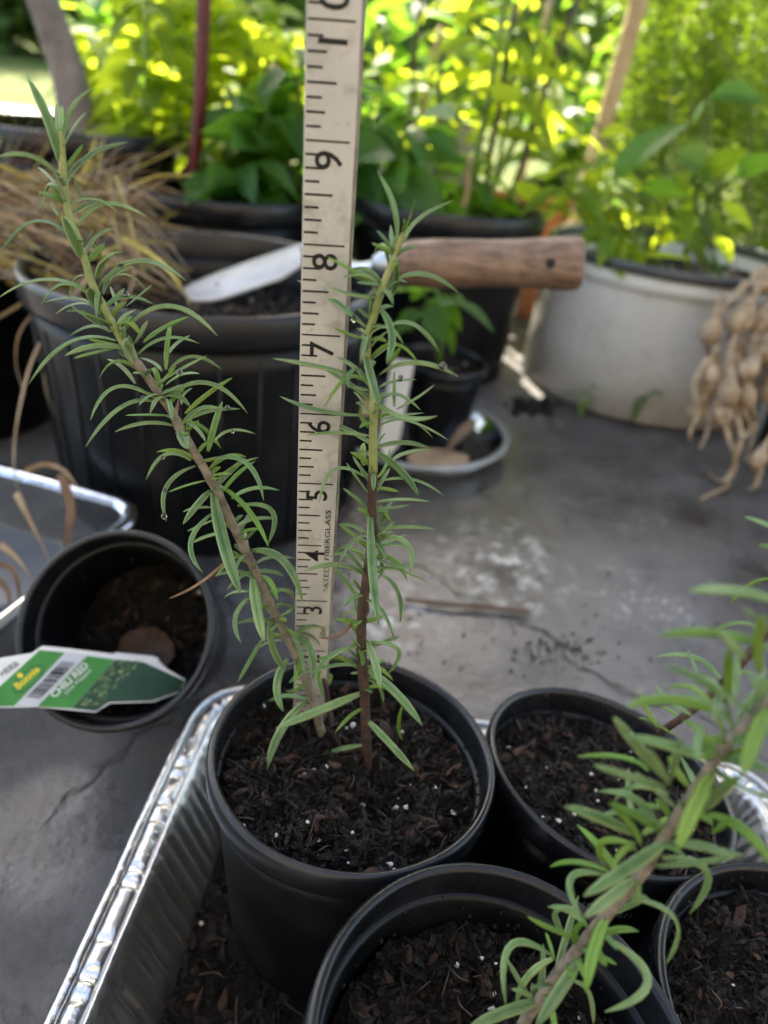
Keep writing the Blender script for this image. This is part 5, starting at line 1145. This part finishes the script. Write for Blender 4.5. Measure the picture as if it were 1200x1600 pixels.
# sunlit board behind, grey planter and clay pot
p0, p1 = Y(-60, 196, 1.70), Y(300, 222, 1.70)
bd_ = empty('weathered_board', ((p0 + p1) / 2) * 1, 'sun bleached wooden bench at the far left behind the pots', 'bench')
zt_ = (p0.z + p1.z) / 2
cx = (p0.x + p1.x) / 2 - .35
for k in range(3):
    MB().box((cx, 1.70 + .10 * k, zt_ + .012), (1.5, .088, .022)).build('plank', M['sun_board'], bd_, smooth=False)
for sx in (-.62, .62):
    MB().box((cx + sx, 1.80, (zt_ - .124) / 2 - .001), (.05, .26, zt_ + .122)).build('leg', M['sun_board'], bd_, smooth=False)
g0 = Y(698, 268, 1.55)
gp = empty('grey_planter', Vector((g0.x, g0.y, 0)), 'square grey planter behind the thin dark stick', 'planter')
mb = MB(); zt2 = Y(698, 182, 1.55).z; hw = .062
vs = [Vector((g0.x + sx * w_, g0.y + sy * w_ + .06, z)) for (w_, z) in ((hw * .8, 0), (hw, zt2), (hw * .92, zt2), (hw * .74, .05)) for sx, sy in ((-1, -1), (1, -1), (1, 1), (-1, 1))]
mb.add(vs, [(i * 4 + j, i * 4 + (j + 1) % 4, (i + 1) * 4 + (j + 1) % 4, (i + 1) * 4 + j) for i in range(3) for j in range(4)] + [(3, 2, 1, 0), (12, 13, 14, 15)]).build('body', M['grey_planter'], gp, smooth=False)
MB().lathe([(hw * 1.36, zt2 - .012), (hw * 1.46, zt2 - .010), (hw * 1.46, zt2 + .004), (hw * 1.30, zt2 + .004)], Matrix.Translation((g0.x, g0.y + .06, 0)) @ Matrix.Rotation(math.pi / 4, 4, 'Z'), 4).build('rim', M['grey_planter'], gp, smooth=False)
for (x, yy, dd, r, lab) in ((845, 335, 1.38, .058, 'terracotta pot glimpsed behind the sunlit leaves, beside the white bucket'), (760, 322, 1.45, .045, 'smaller terracotta pot behind the tall green stalks')):
    c = Y(x, yy, dd); nursery_pot((c.x, c.y, c.z + r * .6), (0, 0, 1), r, c.z + r * .6, lab, 'terracotta pots', name='terracotta_pot', body_mat=M['terracotta'], rim_mat=M['terracotta'], lip=.006)

# ------------------------------------------------------------------ dried bulbs over the right hand pot
rg = random.Random(91)
bt = at_d(1180, 432, .83)
bu = empty('dried_bulb_bunch', bt, 'bunch of dried papery bulbs and roots hanging over the right hand black pot', 'bulb bunch')
def bulb(x, yy, d, s, ang, nm='bulb', lab=None):
    c = at_d(x, yy, d); axd = (RI * math.sin(ang) + UP * math.cos(ang)).normalized(); m = frame(c, axd)
    s *= .86; prof = [(.0005, -s * 1.25), (s * .25, -s * 1.2), (s * .58, -s * .85), (s * .80, -s * .35), (s * .76, s * .15), (s * .55, s * .7), (s * .32, s * 1.2), (s * .2, s * 1.8), (s * .15, s * 2.4), (s * .1, s * 3.0), (.0005, s * 3.02)]
    wob = lambda a, z: .16 * math.sin(3 * a + s * 900 + z * 60) + .12 * math.sin(7 * a + z * 160) + .05 * math.sin(17 * a)
    o = MB().lathe(prof, m, 30, wob=wob).build('bulb', M['garlic'], bu)
    mb = MB()
    for k in range(7):
        st = m @ Vector((rg.uniform(-.3, .3) * s, rg.uniform(-.3, .3) * s, -s)); e = st - axd * s * rg.uniform(.5, 1.4) + Vector((rg.gauss(0, s * .4), rg.gauss(0, s * .4), 0))
        mb.tube(spline([st, (st + e) / 2 + Vector((rg.gauss(0, s * .15), 0, 0)), e], 6), s * .045, 5)
    tag(mb.build('roots', M['straw_d'], o), kind='stuff')
for x, yy, d, s, a in ((1112, 515, .80, .0175, .25), (1158, 495, .79, .019, .55), (1112, 590, .80, .019, .15), (1140, 610, .78, .016, .1), (1172, 575, .78, .015, .6), (1088, 640, .81, .013, .2), (1128, 645, .79, .014, -.1), (1165, 615, .79, .0165, -.2), (1185, 715, .78, .012, .5), (1195, 440, .80, .017, .9), (1200, 545, .79, .016, .3), (1205, 610, .80, .016, 0), (1150, 555, .81, .014, .4), (1190, 500, .80, .016, .4)):
    bulb(x, yy, d, s, a)
mb_s = [[(1240, 420), (1190, 420), (1150, 470)], [(1225, 560), (1180, 565), (1140, 600)], [(1150, 640), (1158, 690), (1140, 740), (1130, 775), (1088, 795)], [(1130, 655), (1140, 690), (1150, 730), (1128, 752), (1105, 748)], [(1160, 640), (1172, 670), (1150, 700), (1145, 745)], [(1090, 650), (1080, 670), (1078, 690)], [(1240, 500), (1200, 520), (1165, 540)], [(1190, 730), (1180, 760), (1160, 790)], [(1120, 540), (1100, 600), (1108, 660), (1095, 700)], [(1150, 520), (1135, 580), (1150, 640), (1142, 690)], [(1180, 520), (1170, 600), (1180, 660), (1165, 720)], [(1105, 560), (1085, 600), (1092, 640), (1076, 680)], [(1165, 440), (1130, 480), (1105, 500)]]
for pl in mb_s:
    p = spline([at_d(x, yy, .79 + .008 * i * rg.uniform(-1, 1)) for i, (x, yy) in enumerate(pl)], 18)
    p = [Vector((v.x, v.y, max(v.z, .004))) for v in p]
    MB().tube(p, [.0030 * (1 - .55 * i / 17) * (1 + .2 * noise.noise(Vector((i * .7, 3, 0)))) for i in range(18)], 8).build('dry_stalk', M['garlic'], bu)

# ------------------------------------------------------------------ dry grass
rg = random.Random(101)
gr = empty('dry_grass_clump', PA_C + Vector((-.06, 0, -.04)), 'tangled dry straw coloured grass over the left side of the big black pot', 'dry grass')
def ribbon(mb, path, wd, twist=0.0):
    n = len(path); vs = []
    for i, p in enumerate(path):
        t = (path[min(i + 1, n - 1)] - path[max(i - 1, 0)]).normalized(); view = (CAM - p).normalized(); a = twist * i / n + .4
        b = t.cross(view).normalized(); c = t.cross(b); b = b * math.cos(a) + c * math.sin(a); w_ = wd * (1 - .75 * (i / (n - 1)) ** 2)
        vs += [p - b * w_ * .5, p + b * w_ * .5 + c * w_ * .12]
    k = len(vs); vs += [v + Vector((0, 0, -.0005)) for v in vs]
    fs = [(2 * i, 2 * i + 1, 2 * i + 3, 2 * i + 2) for i in range(n - 1)] + [(k + 2 * i, k + 2 * i + 2, k + 2 * i + 3, k + 2 * i + 1) for i in range(n - 1)]
    mb.add(vs, fs)
big = [([(-20, 250), (70, 290), (180, 370), (300, 470)], 9, 'straw_y'), ([(145, 320), (215, 335), (270, 410), (300, 490)], 11, 'straw'), ([(30, 300), (120, 330), (230, 410), (310, 480)], 8, 'straw'), ([(190, 370), (240, 400), (270, 430), (297, 472)], 12, 'straw_y'), ([(0, 330), (80, 370), (170, 400), (260, 450)], 10, 'straw'), ([(-10, 275), (60, 285), (130, 300), (200, 330)], 9, 'straw'), ([(160, 300), (200, 310), (225, 295), (245, 270)], 5, 'straw'),
       ([(140, 430), (60, 540), (28, 650), (22, 740), (40, 790)], 9, 'straw'), ([(120, 440), (85, 520), (70, 600), (100, 670), (135, 700)], 4, 'straw'), ([(200, 400), (205, 450), (130, 560), (135, 625)], 8, 'straw'), ([(20, 440), (60, 430), (120, 420), (180, 425)], 8, 'straw'), ([(190, 280), (200, 330), (215, 380), (215, 430)], 10, 'straw'), ([(340, 440), (330, 470), (335, 490), (332, 500)], 5, 'straw'), ([(-10, 500), (40, 470), (90, 440), (150, 430)], 7, 'straw'), ([(60, 480), (30, 520), (25, 570), (40, 620)], 5, 'straw')]
for pl, wpx, mt in big:
    d0 = rg.uniform(.545, .60); p = spline([at_d(x, yy, d0 + rg.uniform(-.012, .012)) for x, yy in pl], 22)
    mb = MB(); ribbon(mb, p, wpx * .62 * d0 / FPX, rg.uniform(-2, 2)); mb.build('grass_blade', M[mt], gr)
mbs = [MB(), MB(), MB(), MB()]
for k in range(640):
    x, yy = rg.uniform(-60, 190), rg.uniform(265, 450); L = rg.uniform(50, 180); a = rg.gauss(.42, .28) if rg.random() < .7 else rg.uniform(-1.4, 1.6); d0 = rg.uniform(.56, .75)
    x2, y2 = x + math.cos(a) * L, yy + math.sin(a) * L
    if x2 > 305: x2 = 305 - rg.uniform(0, 40)
    if y2 > 480: y2 = 480 - rg.uniform(0, 30)
    p = spline([at_d(x, yy, d0), at_d((x + x2) / 2 + rg.gauss(0, 8), (yy + y2) / 2 - rg.uniform(-6, 18), d0 + rg.uniform(-.02, .02)), at_d(x2, y2, d0 + rg.uniform(-.03, .03))], 9)
    ribbon(mbs[rg.choice((0, 0, 1, 1, 2, 3))], p, rg.choice((.0006, .0008, .0011, .0015, .0024)), rg.uniform(-1.5, 1.5))
for q_, mt in zip(mbs, ('straw', 'straw_d', 'straw_g', 'straw_y')): tag(q_.build('fine_blades', M[mt], gr), kind='stuff')

# ------------------------------------------------------------------ clear plastic box with dry leaves, left
CA = R(15.0); CO = Vector((-.178, .456, 0))        # far right corner of the rim
def cl(u, v, z): c, s = math.cos(CA), math.sin(CA); return Vector((CO.x - c * u - s * v * 1.0, CO.y + s * u - c * v, z))
cbx = empty('clear_plastic_box', cl(.10, .09, .001), 'open clear plastic food box on the floor at the left edge', 'box')
def rrect(inset, rad, W_, L_):
    out = []; x0, x1, y0, y1 = inset, W_ - inset, inset, L_ - inset
    for cx, cy, a0 in ((x0 + rad, y0 + rad, math.pi), (x1 - rad, y0 + rad, 1.5 * math.pi), (x1 - rad, y1 - rad, 0), (x0 + rad, y1 - rad, .5 * math.pi)):
        for i in range(9): a = a0 + .5 * math.pi * i / 8; out.append((cx + rad * math.cos(a), cy + rad * math.sin(a)))
    return out
def rings(rs):
    vs = []; n = len(rrect(*rs[0][0], .21, .19))
    for (ins, rad), z in rs: vs += [cl(a, b_, z) for a, b_ in rrect(ins, rad, .21, .19)]
    return vs, [(i * n + j, i * n + (j + 1) % n, (i + 1) * n + (j + 1) % n, (i + 1) * n + j) for i in range(len(rs) - 1) for j in range(n)], n
v_, f_, n_ = rings([((.007, .022), .056), ((.010, .021), .045), ((.012, .020), .03), ((.015, .019), .012), ((.020, .016), .003)]); f_.append(tuple(4 * n_ + j for j in range(n_)))
MB().add(v_, f_).build('sides', M['clear'], cbx)
v_, f_, n_ = rings([((.009, .020), .0545), ((.0065, .022), .0580), ((.003, .025), .0592), ((-.001, .027), .0580), ((-.0025, .028), .0550), ((-.0022, .028), .0515), ((.0005, .027), .0505)])
MB().add(v_, f_).build('rim', M['clear_rim'], cbx)
rg = random.Random(111); 
for k, (pl, wpx) in enumerate((([(25, 770), (40, 800), (65, 850), (90, 905)], 16), ([(95, 740), (110, 790), (105, 840), (100, 870)], 22), ([(0, 850), (25, 870), (50, 905), (60, 930)], 15), ([(-10, 880), (20, 890), (30, 930), (20, 960)], 12), ([(40, 735), (70, 725), (100, 735), (120, 760)], 12), ([(-10, 900), (10, 920), (15, 945), (5, 965)], 14))):
    p = spline([at_d(x, yy, .50 - .0002 * i) for i, (x, yy) in enumerate(pl)], 16); p = [Vector((v.x, v.y, max(v.z, .008))) for v in p]
    mb = MB(); ribbon(mb, p, wpx * .34 / FPX, rg.uniform(-2, 2)); o = mb.build('dry_leaf', M['straw_d' if k % 2 else 'straw'])
    tag(o, ('long curled brown blade', 'wide folded brown blade', 'short tan blade', 'tan bent blade', 'arched pale blade over the rim', 'small tan curl')[k] + ' lying in the clear plastic box', 'dry leaf', 'dry leaves in the clear box')

# ------------------------------------------------------------------ small things on the floor
p = [at_z(632, 936, .004), at_z(700, 944, .0045), at_z(760, 948, .004), at_z(829, 956, .004)]
tag(MB().tube(spline(p, 20), [.0022 - .0004 * math.sin(i) for i in range(20)], 8).build('dry_twig', M['twig']), 'straight brown twig lying on the wet grey floor', 'twig')
p = [at_z(650, 1022, .003), at_z(656, 1005, .004), at_z(661, 992, .003)]
tag(MB().tube(spline(p, 8), .0005, 6).build('straw_fibre', M['straw']), 'short pale straw on the floor behind the central pot', 'straw')
def weed(x, yy, h, seed, lab):
    rg = random.Random(seed); b = at_z(x, yy, 0); r0 = empty('weed', b, lab, 'weed', 'small weeds by the white bucket')
    for k in range(4):
        a = rg.uniform(0, 6.28); e = b + Vector((math.cos(a) * h * .25, math.sin(a) * h * .15, h * rg.uniform(.6, 1)))
        MB().tube(spline([b, (b + e) / 2 + Vector((0, 0, h * .1)), e], 8), .0013, 5).build('stem', M['green_stem2'], r0); leaf_at(r0, e, (math.cos(a), math.sin(a), .2), h * .35, 'basil', rg)
weed(905, 655, .045, 1, 'thin weed sprouting at the foot of the white bucket, left of centre'); weed(985, 665, .05, 2, 'thin weed sprouting at the foot of the white bucket, near the middle'); weed(1055, 650, .06, 3, 'bushier weed between the white bucket and the dried bulbs')
dp = [at_z(810 + 55 * (i / 12), 628 + 6 * math.sin(i), .004) for i in range(13)]
rg = random.Random(131)
tag(chunks('soil_crumbs', [tuple(at_z(rg.gauss(835, 22), rg.gauss(634, 5), .004)) for _ in range(90)], [rg.uniform(.002, .006) for _ in range(90)], M['crumb']), 'little heap of dark soil spilled at the left foot of the white bucket', 'soil', kind='stuff')
fl = []
for _ in range(260):
    x, yy = (rg.gauss(870, 35), rg.gauss(1012, 14)) if _ < 120 else (rg.uniform(560, 1190), rg.uniform(690, 1060)); fl.append(tuple(at_z(x, yy, .0006)))
tag(chunks('floor_grit', fl, [rg.uniform(.0004, .0016) for _ in fl], M['crumb'], None, (1.3, 1, .5)), 'dark grit and soil specks scattered over the wet floor', 'grit', kind='stuff')

# ------------------------------------------------------------------ beyond the porch
N = 9000
gx = npr.uniform(-7, 4, N); gy = npr.uniform(3.2, 11, N); gh = npr.uniform(.03, .09, N); ga = npr.uniform(0, 6.28, N); gl = npr.normal(0, .03, (N, 2))
b0_ = np.stack([gx, gy, np.full(N, -.12)], 1); sd_ = np.stack([np.cos(ga), np.sin(ga), np.zeros(N)], 1) * .006
tip = b0_ + np.stack([gl[:, 0], gl[:, 1], gh], 1)
V = np.stack([b0_ - sd_, b0_ + sd_, tip], 1).reshape(-1, 3)
o = link('grass', np_mesh('grass', V, np.arange(3 * N).reshape(-1, 3), M['grass'])); tag(o, 'short sunlit grass of the lawn beyond the porch', 'grass', kind='stuff')

def tree(az, dist, h, cr, mat, seed, label, low=.08, nl=2600, trunk=.22):
    rg2 = np.random.default_rng(seed); x, yv = math.sin(R(az)) * dist, math.cos(R(az)) * dist; b = Vector((x, yv, -.15))
    root = empty('tree', b, label, 'tree', 'trees beyond the lawn')
    tpth = spline([b, b + Vector((rg2.normal(0, .15), 0, h * .35)), b + Vector((rg2.normal(0, .3), 0, h * .85))], 16)
    MB().tube(tpth, [trunk * (1 - .8 * i / 15) for i in range(16)], 10).build('trunk', M['trunk'], root)
    cl_n = 46; cc = rg2.normal(size=(cl_n, 3)); cc /= np.linalg.norm(cc, axis=1)[:, None]; cc *= rg2.uniform(.35, 1, (cl_n, 1)) ** .5
    cc = cc * np.array([cr, cr, h * (1 - low) / 2]) + np.array([x, yv, h * (low + (1 - low) / 2)])
    for k in range(6):
        e = Vector(cc[k]); s = tpth[4 + k]; MB().tube(spline([s, (s + e) / 2 + Vector((0, 0, .2)), e], 8), [trunk * .35 * (1 - .8 * i / 7) for i in range(8)], 6).build('limb', M['trunk'], root)
    ci = rg2.integers(0, cl_n, nl); P = cc[ci] + rg2.normal(size=(nl, 3)) * (cr * .20, cr * .20, h * .085)
    P[:, 2] = np.maximum(P[:, 2], .02)
    sz = rg2.uniform(.12, .27, nl) * (dist / 14) ** .5
    q = rg2.normal(size=(nl, 3)); q /= np.linalg.norm(q, axis=1)[:, None]; r_ = np.cross(q, rg2.normal(size=(nl, 3))); r_ /= np.linalg.norm(r_, axis=1)[:, None]; t_ = np.cross(q, r_)
    V = np.stack([P - r_ * sz[:, None], P - t_ * sz[:, None] * .5, P + r_ * sz[:, None], P + t_ * sz[:, None] * .5], 1).reshape(-1, 3)
    link('crown', np_mesh('crown', V, np.arange(4 * nl).reshape(-1, 4), mat), root)
SC_ = 1.5
spec = [(-33, 17, 7, 3.2, 'tree_dark', 'dark dense tree at the far left edge beyond the lawn'), (-27.5, 15, 6, 2.8, 'tree_dark', 'dark rounded tree beyond the lawn behind the bent trunk'), (-22, 16, 7, 3, 'tree', 'mid green tree beyond the lawn, right of the bent trunk'), (-16, 19, 8, 3.4, 'tree_dark', 'dark tree beyond the lawn behind the red stake'), (-10, 16, 7, 3, 'tree', 'sunlit tree beyond the lawn behind the yellow green plant'), (-4.5, 20, 9, 3.6, 'tree_dark', 'tall dark tree beyond the lawn behind the tape'), (1.0, 17, 7, 3, 'tree', 'mid green tree beyond the lawn, right of the tape'), (6.0, 19, 8, 2.9, 'tree', 'bright tree beyond the lawn behind the tall stalks'), (15.8, 20, 9, 2.6, 'tree', 'tree beyond the lawn just right of the pale stake'), (21.5, 17, 8, 3.2, 'tree_dark', 'dark tree beyond the lawn behind the feathery plant'), (28, 18, 8, 3.4, 'tree', 'tree beyond the lawn at the far right edge'), (10.6, 26, 9, 2.0, 'tree_dark', 'slim distant tree standing in the gap of bright sky')]
for i, (az, di, h, cr, mt, lab) in enumerate(spec): tree(az, di * SC_, h * SC_, cr * SC_, M[mt], 200 + i, lab, low=.04 if i != 11 else .35, nl=6500 if i != 11 else 700, trunk=.2)

def shrub(az, dist, h, cr, mat, seed, label, nl=3000):
    rg2 = np.random.default_rng(seed); x, yv = math.sin(R(az)) * dist, math.cos(R(az)) * dist; b = Vector((x, yv, -.15))
    root = empty('shrub', b, label, 'shrub', 'shrubs along the far side of the lawn')
    for k in range(4): MB().tube([b, b + Vector((rg2.normal(0, .3), rg2.normal(0, .3), h * .6))], [.04, .015], 6).build('stem', M['trunk'], root)
    cl_n = 30; cc = rg2.normal(size=(cl_n, 3)); cc /= np.linalg.norm(cc, axis=1)[:, None]; cc *= rg2.uniform(.3, 1, (cl_n, 1)) ** .5
    cc = cc * np.array([cr, cr, h * .42]) + np.array([x, yv, h * .48])
    P = cc[rg2.integers(0, cl_n, nl)] + rg2.normal(size=(nl, 3)) * (cr * .2, cr * .2, h * .1); P[:, 2] = np.maximum(P[:, 2], -.1)
    sz = rg2.uniform(.10, .22, nl); q = rg2.normal(size=(nl, 3)); q /= np.linalg.norm(q, axis=1)[:, None]; r_ = np.cross(q, rg2.normal(size=(nl, 3))); r_ /= np.linalg.norm(r_, axis=1)[:, None]; t_ = np.cross(q, r_)
    V = np.stack([P - r_ * sz[:, None], P - t_ * sz[:, None] * .5, P + r_ * sz[:, None], P + t_ * sz[:, None] * .5], 1).reshape(-1, 3)
    link('crown', np_mesh('crown', V, np.arange(4 * nl).reshape(-1, 4), mat), root)
where = ['left of the bent grey trunk', 'just right of the bent grey trunk', 'behind the lime green plant', 'behind the red stake', 'left of the tape', 'behind the tape', 'behind the thin dark stick', 'behind the tall stalks', 'left of the pale stake', 'behind the feathery plant', 'right of the feathery plant']
for i, az in enumerate((-31, -25, -20, -15, -9.5, -4, .5, 5, 13.5, 18.5, 24)):
    shrub(az, 20 + (i * 37 % 5) * .7, (2.4, 3.0, 3.4, 2.7, 3.6)[i % 5], (1.6, 2.0, 1.8)[i % 3], M['tree_dark' if i in (0, 1, 5, 9) else 'tree'], 300 + i, ('dark' if i in (0, 1, 5, 9) else 'bright') + ' green shrub beyond the lawn ' + where[i])
